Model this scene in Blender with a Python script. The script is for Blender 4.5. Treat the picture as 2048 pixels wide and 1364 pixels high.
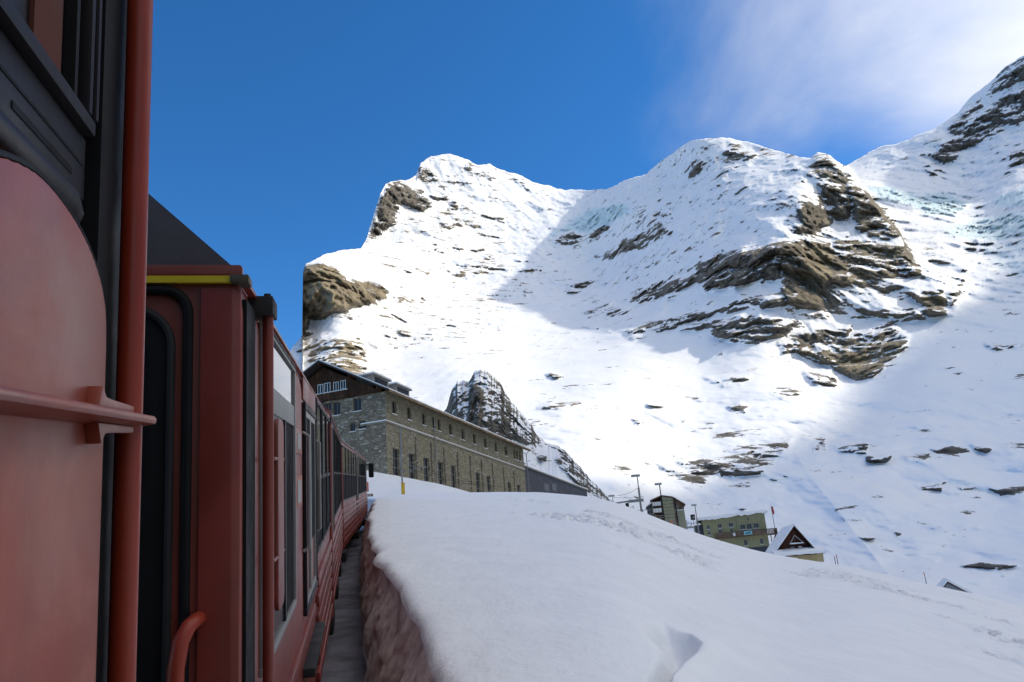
import bpy, bmesh, math, random
import numpy as np
from mathutils import Vector, Matrix

random.seed(7)
for o in list(bpy.data.objects): bpy.data.objects.remove(o)
scene = bpy.context.scene
col = scene.collection

# ------------------------------------------------------------------ camera
PITCH, ROLL, FPX = math.radians(17.8), math.radians(4.6), 1593.0     # focal length in pixels of the 2048 px photograph
cF = np.array([0, math.cos(PITCH), math.sin(PITCH)])
_R0 = np.array([1.0, 0, 0]); _U0 = np.array([0, -math.sin(PITCH), math.cos(PITCH)])
cR = math.cos(ROLL)*_R0 - math.sin(ROLL)*_U0
cU = math.sin(ROLL)*_R0 + math.cos(ROLL)*_U0
cam_d = bpy.data.cameras.new('camera'); cam = bpy.data.objects.new('camera', cam_d); col.objects.link(cam)
cam_d.sensor_width = 36; cam_d.lens = 36*FPX/2048; cam_d.clip_start = 0.05; cam_d.clip_end = 30000
cam.matrix_world = Matrix(((cR[0], cU[0], -cF[0], 0), (cR[1], cU[1], -cF[1], 0), (cR[2], cU[2], -cF[2], 0), (0, 0, 0, 1)))
scene.camera = cam

# ------------------------------------------------------------------ sky, sun, exposure
SUN_AZ, SUN_EL = math.radians(82), math.radians(37)      # azimuth from +Y (the view) towards +X (right)
sdir = Vector((math.cos(SUN_EL)*math.sin(SUN_AZ), math.cos(SUN_EL)*math.cos(SUN_AZ), math.sin(SUN_EL)))
w = bpy.data.worlds.new('World'); scene.world = w; w.use_nodes = True
nt = w.node_tree; N = nt.nodes; L = nt.links
for n in list(N): N.remove(n)
wo = N.new('ShaderNodeOutputWorld'); bg = N.new('ShaderNodeBackground'); L.new(bg.outputs[0], wo.inputs[0])
sky = N.new('ShaderNodeTexSky'); sky.sky_type = 'NISHITA'; sky.sun_disc = False
sky.sun_elevation = SUN_EL; sky.sun_rotation = SUN_AZ; sky.altitude = 2300; sky.air_density = 1.0; sky.dust_density = 0.3; sky.ozone_density = 5.0
bg.inputs[1].default_value = 0.11
tc = N.new('ShaderNodeTexCoord')
# wisps of high cloud, laid on a plane overhead so that they stretch towards the horizon
sx = N.new('ShaderNodeSeparateXYZ'); L.new(tc.outputs['Generated'], sx.inputs[0])
def wm(op, a, b=None, c=None):
    n = N.new('ShaderNodeMath'); n.operation = op
    for i, q in enumerate((a, b, c)):
        if q is None: continue
        if isinstance(q, (int, float)): n.inputs[i].default_value = q
        else: L.new(q, n.inputs[i])
    return n.outputs[0]
zz = wm('MAXIMUM', sx.outputs[2], 0.05)
px = wm('DIVIDE', sx.outputs[0], zz); py = wm('DIVIDE', sx.outputs[1], zz)
cb = N.new('ShaderNodeCombineXYZ'); L.new(px, cb.inputs[0]); L.new(py, cb.inputs[1])
mp = N.new('ShaderNodeMapping'); mp.inputs['Rotation'].default_value = (0, 0, math.radians(-22)); mp.inputs['Scale'].default_value = (1.5, .75, 1); mp.inputs['Location'].default_value = (3.1, 1.7, 0)
L.new(cb.outputs[0], mp.inputs[0])
n1 = N.new('ShaderNodeTexNoise'); n1.inputs['Scale'].default_value = 1.1; n1.inputs['Detail'].default_value = 7; n1.inputs['Roughness'].default_value = .55; n1.inputs['Distortion'].default_value = .25
L.new(mp.outputs[0], n1.inputs['Vector'])
# cover grows towards the sunny side of the sky (+X) and overhead; unseen cloud added behind the camera whitens the shade
cov = wm('MULTIPLY_ADD', sx.outputs[0], 1.55, wm('MULTIPLY_ADD', sx.outputs[2], 1.3, wm('MULTIPLY_ADD', sx.outputs[1], -.38, -1.06)))
cov = wm('MINIMUM', cov, 0.5)
dens = wm('ADD', cov, wm('MULTIPLY', wm('SUBTRACT', n1.outputs[0], 0.5), 1.0))
mr = N.new('ShaderNodeMapRange'); mr.interpolation_type = 'SMOOTHSTEP'; mr.inputs[1].default_value = -0.40; mr.inputs[2].default_value = 0.50; mr.inputs[3].default_value = 0; mr.inputs[4].default_value = 0.92
L.new(dens, mr.inputs[0])
hs = N.new('ShaderNodeHueSaturation'); hs.inputs['Saturation'].default_value = 1.22; hs.inputs['Value'].default_value = .93
L.new(sky.outputs[0], hs.inputs['Color'])
mx = N.new('ShaderNodeMix'); mx.data_type = 'RGBA'; L.new(mr.outputs[0], mx.inputs[0]); L.new(hs.outputs[0], mx.inputs[6])
vd = N.new('ShaderNodeVectorMath'); vd.operation = 'DOT_PRODUCT'; L.new(tc.outputs['Generated'], vd.inputs[0]); vd.inputs[1].default_value = tuple(sdir)
glow = wm('MULTIPLY_ADD', wm('POWER', wm('MAXIMUM', vd.outputs['Value'], 0), 3.0), 1.10, 0.47)
vsc = N.new('ShaderNodeVectorMath'); vsc.operation = 'SCALE'; vsc.inputs[0].default_value = (6.4, 6.25, 6.1); L.new(glow, vsc.inputs[3]); L.new(vsc.outputs[0], mx.inputs[7])
L.new(mx.outputs[2], bg.inputs[0])
sun_d = bpy.data.lights.new('sun', 'SUN'); sun_d.energy = 2.0; sun_d.angle = math.radians(1.3); sun_d.color = (1, 0.92, 0.76)
sun = bpy.data.objects.new('sun', sun_d); col.objects.link(sun); sun.rotation_euler = sdir.to_track_quat('Z', 'Y').to_euler(); sun.location = (300, 0, 400)
vs = scene.view_settings; vs.view_transform = 'Standard'; vs.look = 'None'; vs.gamma = 1; vs.use_curve_mapping = False; vs.exposure = 0.95
cy = scene.cycles; cy.use_denoising = True; cy.max_bounces = 6; cy.diffuse_bounces = 3; cy.glossy_bounces = 3; cy.transmission_bounces = 4; cy.caustics_reflective = False; cy.caustics_refractive = False

# ------------------------------------------------------------------ helpers: projection, noise, meshes, materials
def ray(u, v):
    u = np.asarray(u, float)[..., None]; v = np.asarray(v, float)[..., None]
    d = cF + cR*(u-1024)/FPX - cU*(v-682)/FPX
    return d/np.linalg.norm(d, axis=-1, keepdims=True)
def proj(P):
    P = np.asarray(P, float); z = P@cF
    return 1024+FPX*(P@cR)/z, 682-FPX*(P@cU)/z
_rng = np.random.default_rng(3)
_perm = _rng.permutation(256); _perm = np.concatenate([_perm, _perm, _perm]).astype(np.int32)
_g = _rng.normal(size=(256, 3)); _g /= np.linalg.norm(_g, axis=1, keepdims=True)
def pnoise(x, y, z):
    xi = np.floor(x); yi = np.floor(y); zi = np.floor(z)
    fx = x-xi; fy = y-yi; fz = z-zi
    X = xi.astype(np.int64) & 255; Y = yi.astype(np.int64) & 255; Z = zi.astype(np.int64) & 255
    u = fx*fx*fx*(fx*(fx*6-15)+10); v = fy*fy*fy*(fy*(fy*6-15)+10); t = fz*fz*fz*(fz*(fz*6-15)+10)
    out = 0
    for i in (0, 1):
        for j in (0, 1):
            for k in (0, 1):
                h = _perm[_perm[_perm[X+i]+Y+j]+Z+k]
                gr = _g[h]
                dot = gr[..., 0]*(fx-i)+gr[..., 1]*(fy-j)+gr[..., 2]*(fz-k)
                out = out+dot*(u if i else 1-u)*(v if j else 1-v)*(t if k else 1-t)
    return out*1.6
def fbm(x, y, z, oct=5, lac=2.03, gain=.5, ridged=False):
    a = 1.0; s = 0; tot = 0
    for o in range(oct):
        n = pnoise(x+o*17.3, y-o*9.1, z+o*5.7)
        s = s+a*((1-2*np.abs(n)) if ridged else n); tot += a
        x = x*lac; y = y*lac; z = z*lac; a *= gain
    return s/tot
def sstep(a, b, x):
    t = np.clip((x-a)/(b-a), 0, 1); return t*t*(3-2*t)
def polymask(U, V, poly, soft):
    """soft mask of a polygon: 1 inside, fading over +-soft px at the outline"""
    poly = np.asarray(poly, float); out = np.zeros_like(U)
    x0, y0 = poly.min(0)-soft; x1, y1 = poly.max(0)+soft
    sel = (U > x0) & (U < x1) & (V > y0) & (V < y1)
    if not sel.any(): return out
    x = U[sel]; y = V[sel]; ins = np.zeros(x.shape, bool); dm = np.full(x.shape, 1e9)
    n = len(poly)
    for i in range(n):
        ax, ay = poly[i]; bx, by = poly[(i+1) % n]
        c = ((ay > y) != (by > y))
        with np.errstate(divide='ignore', invalid='ignore'):
            xx = (bx-ax)*(y-ay)/(by-ay+1e-12)+ax
        ins ^= c & (x < xx)
        dx, dy = bx-ax, by-ay; t = np.clip(((x-ax)*dx+(y-ay)*dy)/(dx*dx+dy*dy+1e-9), 0, 1)
        dm = np.minimum(dm, np.hypot(x-ax-t*dx, y-ay-t*dy))
    sd = np.where(ins, dm, -dm)
    out[sel] = sstep(-soft, soft, sd)
    return out
def grid_mesh(name, P, mat, attrs=None, smooth=True, flip=False):
    """P: (rows, cols, 3) -> one mesh object"""
    r, c = P.shape[:2]; idx = np.arange(r*c).reshape(r, c)
    q = np.stack([idx[:-1, :-1], idx[:-1, 1:], idx[1:, 1:], idx[1:, :-1]], -1).reshape(-1, 4)
    if flip: q = q[:, ::-1]
    me = bpy.data.meshes.new(name)
    me.vertices.add(r*c); me.vertices.foreach_set('co', P.reshape(-1).astype(np.float32))
    me.loops.add(q.size); me.loops.foreach_set('vertex_index', q.reshape(-1).astype(np.int32))
    me.polygons.add(len(q)); me.polygons.foreach_set('loop_start', (np.arange(len(q))*4).astype(np.int32))
    me.polygons.foreach_set('loop_total', np.full(len(q), 4, np.int32))
    me.polygons.foreach_set('use_smooth', np.full(len(q), smooth, bool))
    me.update(calc_edges=True)
    for k, a in (attrs or {}).items():
        at = me.attributes.new(k, 'FLOAT', 'POINT'); at.data.foreach_set('value', a.reshape(-1).astype(np.float32))
    me.materials.append(mat)
    o = bpy.data.objects.new(name, me); col.objects.link(o)
    return o
def tag(o, label=None, cat=None, group=None, kind=None):
    if label: o['label'] = label
    if cat: o['category'] = cat
    if group: o['group'] = group
    if kind: o['kind'] = kind
    return o

class NT:
    """small node-tree builder"""
    def __init__(s, name):
        s.m = bpy.data.materials.new(name); s.m.use_nodes = True; s.t = s.m.node_tree; s.b = s.t.nodes['Principled BSDF']
    def n(s, typ, **kw):
        n = s.t.nodes.new('ShaderNode'+typ)
        for k, v in kw.items(): setattr(n, k, v)
        return n
    def put(s, node, i, v):
        if v is None: return
        if hasattr(v, 'default_value') and hasattr(v, 'node'): s.t.links.new(v, node.inputs[i])
        else: node.inputs[i].default_value = v
    def math(s, op, a, b=None, c=None, clamp=False):
        n = s.n('Math', operation=op); n.use_clamp = clamp
        for i, q in enumerate((a, b, c)): s.put(n, i, q)
        return n.outputs[0]
    def mix(s, f, a, b):
        n = s.n('Mix', data_type='RGBA'); s.put(n, 0, f)
        s.put(n, 6, (*a, 1) if isinstance(a, tuple) else a); s.put(n, 7, (*b, 1) if isinstance(b, tuple) else b)
        return n.outputs[2]
    def coord(s, kind='Object', scale=(1, 1, 1), rot=(0, 0, 0), loc=(0, 0, 0)):
        c = s.n('TexCoord'); m = s.n('Mapping'); s.t.links.new(c.outputs[kind], m.inputs[0])
        m.inputs['Scale'].default_value = scale; m.inputs['Rotation'].default_value = rot; m.inputs['Location'].default_value = loc
        return m.outputs[0]
    def pos(s, scale=(1, 1, 1), rot=(0, 0, 0)):
        g = s.n('NewGeometry'); m = s.n('Mapping'); s.t.links.new(g.outputs['Position'], m.inputs[0])
        m.inputs['Scale'].default_value = scale; m.inputs['Rotation'].default_value = rot
        return m.outputs[0]
    def noise(s, vec, scale, detail=4, rough=.5, dist=0, out=0):
        n = s.n('TexNoise'); s.put(n, 'Vector', vec); s.put(n, 'Scale', scale); s.put(n, 'Detail', detail); s.put(n, 'Roughness', rough); s.put(n, 'Distortion', dist)
        return n.outputs[out]
    def ramp(s, v, a, b, lo=0.0, hi=1.0, smooth=True):
        n = s.n('MapRange'); n.interpolation_type = 'SMOOTHSTEP' if smooth else 'LINEAR'
        s.put(n, 0, v); s.put(n, 1, a); s.put(n, 2, b); s.put(n, 3, lo); s.put(n, 4, hi); return n.outputs[0]
    def attr(s, name):
        n = s.n('Attribute', attribute_name=name); return n.outputs['Fac']
    def bump(s, h, strength=.5, dist=.05, normal=None):
        n = s.n('Bump'); s.put(n, 'Strength', strength); s.put(n, 'Distance', dist); s.put(n, 'Height', h)
        if normal is not None: s.put(n, 'Normal', normal)
        return n.outputs[0]
    def set(s, **kw):
        names = dict(color='Base Color', rough='Roughness', metal='Metallic', normal='Normal', spec='Specular IOR Level', coat='Coat Weight', coatr='Coat Roughness', trans='Transmission Weight', sheen='Sheen Weight', sss='Subsurface Weight')
        for k, v in kw.items():
            if k == 'color' and isinstance(v, tuple) and len(v) == 3: v = (*v, 1)
            s.put(s.b, names[k], v)
        return s.m

# ------------------------------------------------------------------ mountain material
def mountain_material(name='mountain_snow_and_rock', streak=1.0, far=1.0):
    s = NT(name)
    rock = s.attr('rock'); warm = s.attr('warm'); ice = s.attr('ice')
    g = s.n('NewGeometry'); sp = s.n('SeparateXYZ'); s.t.links.new(g.outputs['Normal'], sp.inputs[0]); nz = sp.outputs[2]
    st = s.pos((.022*streak, .022*streak, .075*streak), (math.radians(-6), math.radians(9), 0))      # strata: long across, thin in height
    a = s.noise(st, 1.0, 8, .64, .4)
    b = s.noise(s.pos((.026*streak,)*3), 1.0, 8, .66, .3)
    c = s.noise(s.pos((.13*streak,)*3), 1.0, 5, .68)
    e = s.noise(s.pos((.075*streak, .075*streak, .26*streak), (math.radians(-6), math.radians(9), 0)), 1.0, 5, .68, .3)
    h = s.math('ADD', s.math('MULTIPLY', a, .40), s.math('ADD', s.math('MULTIPLY', b, .24), s.math('ADD', s.math('MULTIPLY', c, .10), s.math('MULTIPLY', e, .26))))
    m = s.math('ADD', s.math('MULTIPLY', s.math('SUBTRACT', h, .5), 6.2), s.math('MULTIPLY', rock, .92))
    m = s.math('ADD', m, s.math('MULTIPLY', s.math('SUBTRACT', .55, s.math('MINIMUM', nz, .73)), s.ramp(rock, .05, .4, .5, 1.4)))
    m = s.math('SUBTRACT', m, s.math('MULTIPLY', ice, .7))
    mask = s.ramp(m, .36, .47)
    rc = s.mix(s.ramp(b, .35, .65), (.030, .026, .025), (.13, .118, .104))
    rc = s.mix(s.ramp(e, .42, .68), rc, (.20, .185, .165))
    rw = s.mix(s.ramp(b, .3, .7), (.19, .148, .09), (.44, .355, .22))  # tan rock, brightened so warm cliffs carry some sunlight in their colour
    rc = s.mix(s.math('MULTIPLY', warm, s.ramp(c, .25, .55)), rc, rw)
    sn = s.mix(s.ramp(s.noise(s.pos((.01,)*3), 1, 4), .3, .7), (.84, .86, .90), (.90, .90, .91))
    icec = s.mix(s.ramp(c, .35, .65), (.50, .76, .84), (.82, .92, .95))
    sn = s.mix(ice, sn, icec)
    hb = s.math('ADD', s.math('MULTIPLY', c, .5), s.math('ADD', s.math('MULTIPLY', a, .9), s.math('MULTIPLY', e, .5)))
    nb = s.bump(hb, s.ramp(s.math('ADD', mask, ice), 0, 1, .10, .9), 7.0*far)
    return s.set(color=s.mix(mask, sn, rc), rough=s.ramp(mask, 0, 1, .55, .9), normal=nb, spec=.25)
M_MOUNT = mountain_material()

# ------------------------------------------------------------------ the mountain range in view
def tps_fit(pts):
    p = np.array(pts, float); xy = p[:, :2]/1000.0; v = np.log(p[:, 2]); n = len(p)
    d = np.linalg.norm(xy[:, None]-xy[None], axis=-1); K = np.where(d > 0, d*d*np.log(d+1e-12), 0)+np.eye(n)*2e-4
    A = np.zeros((n+3, n+3)); A[:n, :n] = K; A[:n, n] = 1; A[:n, n+1:] = xy; A[n, :n] = 1; A[n+1:, :n] = xy.T
    w = np.linalg.solve(A, np.concatenate([v, [0, 0, 0]]))
    def f(U, V):
        x = U/1000.0; y = V/1000.0; s = w[n]+w[n+1]*x+w[n+2]*y
        for i in range(n):
            r2 = (x-xy[i, 0])**2+(y-xy[i, 1])**2
            s = s+w[i]*.5*r2*np.log(r2+1e-12)
        return s
    return f
LOW = [(2048,600,1200),(2048,700,950),(2048,800,780),(2048,900,640),(2048,1000,520),(2048,1100,430),(2048,1200,350),(1800,800,790),(1800,900,620),(1750,1000,500),(1750,1100,425),
       (1600,850,690),(1600,950,545),(1600,1060,440),(1400,1000,470),(1300,1000,450),(1400,880,640),(1500,900,600),(1700,760,930),(2300,700,900),(2300,1000,480),(2300,1200,330),(1500,1250,280),(1100,1250,260),(700,1250,300),(560,1000,420),(1800,1250,300)]
FRONT = LOW+[(1400,800,800),(1400,725,950),(1250,730,930),(1600,720,960),(1500,650,1010),(1500,550,1150),(1565,500,1170),(1570,600,1060),(1400,400,1720),(1470,280,1950),(1640,310,1640),(1560,304,1800),(1600,390,1400),(1500,380,1560),(1750,420,1450),(1830,520,1310),(1910,590,1180),
       (1650,450,1400),(1700,550,1200),(1800,620,1120),(1300,450,1830),(1250,400,2150),(1330,340,2130),(1390,282,1980),(1100,470,2350),(1080,600,1700),(1150,650,1400),(1300,600,1350),(1400,500,1400),(1050,680,1250),(1180,380,2700),(1200,550,1900),
       (890,310,2750),(950,330,2760),(1050,370,2760),(830,350,2600),(770,370,2330),(740,480,2080),(850,450,2280),(950,450,2380),(1030,450,2450),(900,550,1900),(1000,600,1700),(800,550,1700),(620,530,1320),(605,650,1260),(680,560,1290),(750,600,1370),
       (590,690,1180),(680,700,1060),(740,740,1000),(850,640,1380),(950,650,1380),(800,720,1070),(900,730,980),(1000,740,930),(1150,740,920),(1100,800,740),(1200,850,630),(1200,920,520),(1230,980,430),(900,820,720),(700,800,800),(700,950,480)]
BACK = LOW+[(1960,560,1330),(1900,470,1660),(1790,430,1850),(1720,375,2150),(1650,340,2500),(1700,330,2600),(1850,265,2600),(2048,110,2700),(2048,300,2330),(1900,350,2330),(1950,430,1950),(2048,400,1830),(2048,500,1500),(1850,640,1080),(1950,620,1150),(2250,300,2250),(2250,0,2700),(2250,500,1400)]
SKY = [(540,735),(565,722),(588,690),(600,678),(604,672),(605,620),(606,545),(612,527),(628,518),(655,508),(690,500),(722,497),(733,478),(745,440),(752,415),(762,385),(772,368),(790,361),(812,362),(832,350),(842,325),(862,313),(885,309),(905,310),(935,318),(955,330),(978,328),(1010,343),(1045,352),(1070,366),(1120,378),(1170,381),(1210,379),(1240,366),(1262,357),(1290,348),(1320,325),(1345,308),(1360,292),(1385,281),(1420,277),(1460,276),(1500,285),(1535,296),(1560,303),(1595,313),(1622,316),(1635,305),(1660,310),(1684,328),(1692,331),(1715,318),(1745,300),(1770,289),(1790,290),(1830,272),(1870,258),(1895,240),(1915,225),(1945,192),(1980,165),(2010,133),(2048,110),(2100,75),(2260,10)]
# rock outlines: (crop origin x, y, scale, points, strength, warmth)
C8, CK, CR_, CW = (580,280,.3518), (1040,260,.3667), (1500,80,.4544), (1000,680,.5117)
ROCKS = [
 (C8,[(570,235),(640,240),(690,285),(740,280),(800,370),(760,400),(640,350),(590,400),(600,470),(500,540),(470,590),(420,600),(450,530),(500,430),(520,320)],.95,.1),
 (C8,[(740,150),(790,170),(850,220),(790,235),(700,205)],.55,.1),(C8,[(790,310),(900,310),(880,345),(810,345)],.55,0),(C8,[(910,360),(940,350),(960,400),(900,400)],.75,.3),
 (C8,[(990,360),(1080,420),(1230,440),(1210,460),(1060,430),(980,390)],.5,.1),(C8,[(840,480),(960,450),(975,490),(900,520),(830,525)],.6,.3),
 (C8,[(740,610),(820,590),(1010,610),(1120,600),(1100,640),(880,640),(830,660),(750,655)],.55,.4),
 (C8,[(1010,670),(1150,640),(1200,700),(1360,720),(1520,745),(1400,755),(1270,740),(1000,770),(900,790),(960,740)],.55,.5),
 (C8,[(620,745),(750,710),(820,745),(760,780),(640,770)],.5,.5),
 (C8,[(70,720),(190,690),(260,720),(330,790),(450,800),(530,820),(545,910),(420,930),(330,950),(240,960),(180,1000),(110,1010),(105,1070),(80,1130),(40,1100),(50,800)],1.15,.75),
 (C8,[(570,880),(680,880),(800,905),(840,935),(600,930)],.7,.6),
 (C8,[(1220,790),(1290,775),(1335,805),(1310,825)],.6,.6),(C8,[(1180,850),(1260,860),(1330,900),(1300,920),(1080,920),(1090,880)],.5,.4),(C8,[(1310,850),(1390,860),(1340,885)],.75,.6),
 (C8,[(1090,1000),(1200,980),(1300,1010),(1200,1070),(1120,1060)],.5,.4),(C8,[(600,1070),(850,1050),(1000,1075),(950,1130),(760,1150),(620,1120)],.5,.6),
 (C8,[(140,1120),(240,1110),(400,1130),(440,1190),(455,1290),(420,1364),(230,1364),(80,1364),(110,1220)],.78,.8),(C8,[(20,1150),(130,1090),(110,1200),(40,1230)],.55,.7),
 (C8,[(430,1150),(620,1150),(700,1170),(520,1200)],.42,.6),(C8,[(460,1290),(600,1340),(640,1400),(430,1400)],.5,.4),
 (C8,[(960,110),(1060,150),(1160,210),(1100,190),(1000,170)],.42,0),(C8,[(1180,170),(1320,210),(1380,250),(1330,260),(1240,220)],.42,0),
 (C8,[(430,560),(900,380),(1350,480),(1450,600),(1300,950),(1000,1150),(450,1180),(550,900)],.22,.5),
 (CK,[(200,580),(290,545),(360,580),(300,640),(210,610)],.75,.1),(CK,[(370,560),(430,510),(475,520),(470,550),(380,590)],.85,.1),
 (CK,[(430,690),(520,640),(560,600),(700,540),(740,490),(810,510),(815,560),(720,600),(660,640),(560,670),(500,710)],.72,.2),
 (CK,[(750,450),(820,445),(815,475),(760,470)],.7,.2),(CK,[(260,870),(300,840),(430,810),(360,860),(290,890)],.85,.1),
 (CK,[(950,180),(1000,170),(980,220),(930,260),(915,240)],.75,.2),(CK,[(1140,50),(1220,90),(1280,130),(1250,180),(1200,200),(1120,230),(1080,300),(1070,290),(1100,190)],.62,.3),
 (CK,[(1280,90),(1380,90),(1410,130),(1330,150)],.6,.2),(CK,[(1440,120),(1500,120),(1520,155),(1460,170)],.7,.2),
 (CK,[(1600,130),(1700,150),(1760,220),(1800,250),(1800,480),(1740,500),(1690,450),(1640,300),(1560,230)],.72,.4),
 (CK,[(1420,330),(1550,255),(1540,280),(1460,320)],.75,.1),(CK,[(1320,385),(1420,350),(1400,375)],.65,.1),
 (CK,[(1500,420),(1590,390),(1700,440),(1690,520),(1600,540),(1540,490)],1.05,.45),(CK,[(1450,530),(1540,500),(1600,560),(1500,560)],.7,.2),
 (CK,[(970,720),(1150,660),(1390,620),(1420,800),(1300,820),(1150,850),(1020,870),(960,800)],1.0,.15),
 (CK,[(1390,620),(1540,590),(1680,610),(1750,680),(1800,720),(1800,820),(1640,840),(1650,980),(1560,970),(1440,930),(1420,800)],1.0,.5),
 (CK,[(1520,640),(1600,620),(1700,680),(1695,780),(1640,830),(1560,790)],1.25,1.0),
 (CK,[(560,920),(680,850),(850,800),(960,780),(970,810),(850,890),(650,940)],.88,.1),
 (CK,[(1000,1000),(1100,950),(1290,890),(1430,890),(1450,950),(1270,970)],.6,.1),
 (CK,[(330,980),(480,940),(620,980),(520,1020),(410,1030)],.62,.1),(CK,[(330,1060),(470,1080),(490,1095),(390,1090)],.55,.1),
 (CK,[(540,1090),(700,1050),(900,1000),(1050,980),(1060,1060),(960,1080),(800,1090),(620,1130)],.68,.1),
 (CK,[(1050,1030),(1300,1000),(1480,1050),(1440,1110),(1300,1160),(1150,1140),(1050,1110)],.82,.1),
 (CK,[(1440,1170),(1560,1090),(1800,1060),(1800,1280),(1720,1250),(1560,1220)],.82,.15),
 (CK,[(1560,1310),(1700,1310),(1720,1364),(1560,1364)],.55,.2),
 (CK,[(560,400),(1100,200),(1500,250),(1450,600),(960,760),(560,900)],.10,.1),
 (CR_,[(260,560),(290,500),(350,510),(400,570),(450,630),(540,690),(600,760),(680,860),(560,880),(480,840),(450,700),(390,640),(300,610)],.92,.5),
 (CR_,[(380,860),(560,880),(690,900),(750,1020),(700,1050),(570,1040),(380,1060),(360,960)],.85,.6),
 (CR_,[(230,890),(340,890),(380,960),(370,1040),(330,1090),(290,1050),(240,980)],1.1,1.0),
 (CR_,[(380,1000),(540,1030),(560,1060),(400,1070)],.9,.8),
 (CR_,[(700,1110),(840,1090),(860,1200),(780,1210),(740,1150)],.95,.8),(CR_,[(590,1200),(700,1170),(760,1220),(640,1220)],.72,.5),
 (CR_,[(860,1130),(930,1030),(940,1090),(880,1180)],.5,.2),(CR_,[(150,1330),(420,1290),(620,1240),(700,1300),(660,1364),(150,1364)],.72,.3),
 (CR_,[(120,580),(700,860),(960,1000),(900,1200),(600,1240),(150,1200)],.22,.3),
 (CR_,[(800,500),(900,400),(1010,320),(1110,250),(1230,200),(1230,330),(1100,400),(960,480),(860,540)],.66,0),(CR_,[(1140,490),(1230,450),(1230,560),(1150,560)],.7,0),
 (CR_,[(760,550),(860,570),(800,600)],.5,0),(CR_,[(1000,260),(1110,130),(1230,40),(1230,170),(1060,230)],.5,0),(CR_,[(870,390),(960,290),(1020,240),(1010,330),(900,400)],.52,0),
 (CR_,[(820,800),(1230,700),(1230,1100),(1050,1050),(900,900)],.16,0),(CR_,[(900,880),(1060,860),(1130,930),(1000,950)],.5,0),
 (CR_,[(880,1010),(960,990),(1000,970),(930,1030)],.6,0),
 (CW,[(1100,10),(1590,0),(1540,70),(1460,140),(1390,155),(1310,110),(1200,60)],.95,.55),(CW,[(1340,40),(1480,60),(1440,145),(1390,150),(1310,110)],1.1,.8),
 (CW,[(600,500),(720,470),(860,455),(990,420),(1050,400),(1130,385),(1130,430),(1090,470),(1060,500),(960,520),(860,545),(740,558),(660,545)],.76,.1),
 (CW,[(640,515),(860,490),(1060,465),(1050,495),(860,540),(740,552),(660,540)],1.05,.15),
 (CW,[(390,490),(450,480),(560,485),(550,515),(440,515)],.72,.1),(CW,[(800,150),(890,140),(985,135),(940,170),(870,180)],.62,.2),(CW,[(1190,125),(1270,115),(1320,185),(1260,190),(1200,150)],.78,.2),
 (CW,[(1060,200),(1130,180),(1190,205),(1110,230)],.55,.2),(CW,[(900,262),(940,246),(975,255),(960,280),(920,282)],1,.2),(CW,[(500,310),(590,312),(560,332),(520,330)],.8,.2),
 (CW,[(150,265),(200,240),(300,236),(380,232),(300,258),(220,275)],.72,.4),(CW,[(178,142),(205,130),(237,140),(220,150)],1,.4),(CW,[(570,250),(640,260),(600,264)],.6,.1),(CW,[(695,302),(735,308),(710,316)],.85,.2),
 (CW,[(1210,410),(1280,385),(1270,420),(1230,428)],.8,0),(CW,[(1310,420),(1430,405),(1420,440),(1340,438)],.85,0),(CW,[(1420,455),(1530,455),(1520,482),(1440,482)],1,0),
 (CW,[(1570,455),(1690,445),(1670,477),(1600,472)],.75,0),(CW,[(1690,430),(1760,412),(1830,430),(1780,447),(1710,452)],.95,0),(CW,[(1830,410),(1930,418),(1890,442)],.7,0),(CW,[(1960,420),(2090,380),(2090,440),(1990,442)],.72,0),
 (CW,[(1630,570),(1740,556),(1720,587),(1650,587)],.7,0),(CW,[(1785,575),(1845,582),(1800,590)],.7,0),(CW,[(1910,580),(2050,568),(2040,590),(1950,602)],.72,0),
 (CW,[(1412,770),(1475,774),(1450,786)],1.1,0),(CW,[(1542,748),(1578,755),(1555,763)],1,0),(CW,[(1800,882),(1880,868),(2025,880),(1960,893),(1860,887)],1.1,0),(CW,[(1640,850),(1730,855),(1700,870)],.5,0),
 (CW,[(905,654),(965,653),(940,664)],1,0),(CW,[(820,650),(900,665),(840,674)],.5,0),(CW,[(1900,20),(2090,0),(2090,35),(1940,38)],.7,0),(CW,[(1850,905),(2000,920),(1900,935)],.45,0),(CW,[(1560,725),(1850,715),(1800,745)],.35,0),
]
ICES = [(CR_,[(520,645),(640,650),(760,690),(850,670),(960,720),(900,770),(780,760),(700,720),(560,700)],1),(CR_,[(850,830),(1000,790),(1130,770),(1230,760),(1230,850),(1080,880),(900,870)],.8),
        (CR_,[(1080,700),(1230,640),(1230,720),(1090,740)],.7),(CK,[(160,580),(300,480),(400,430),(560,400),(600,440),(480,520),(370,560),(330,560),(280,540)],1),(CR_,[(1000,900),(1230,900),(1230,1050),(1100,1020)],.35)]
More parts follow.
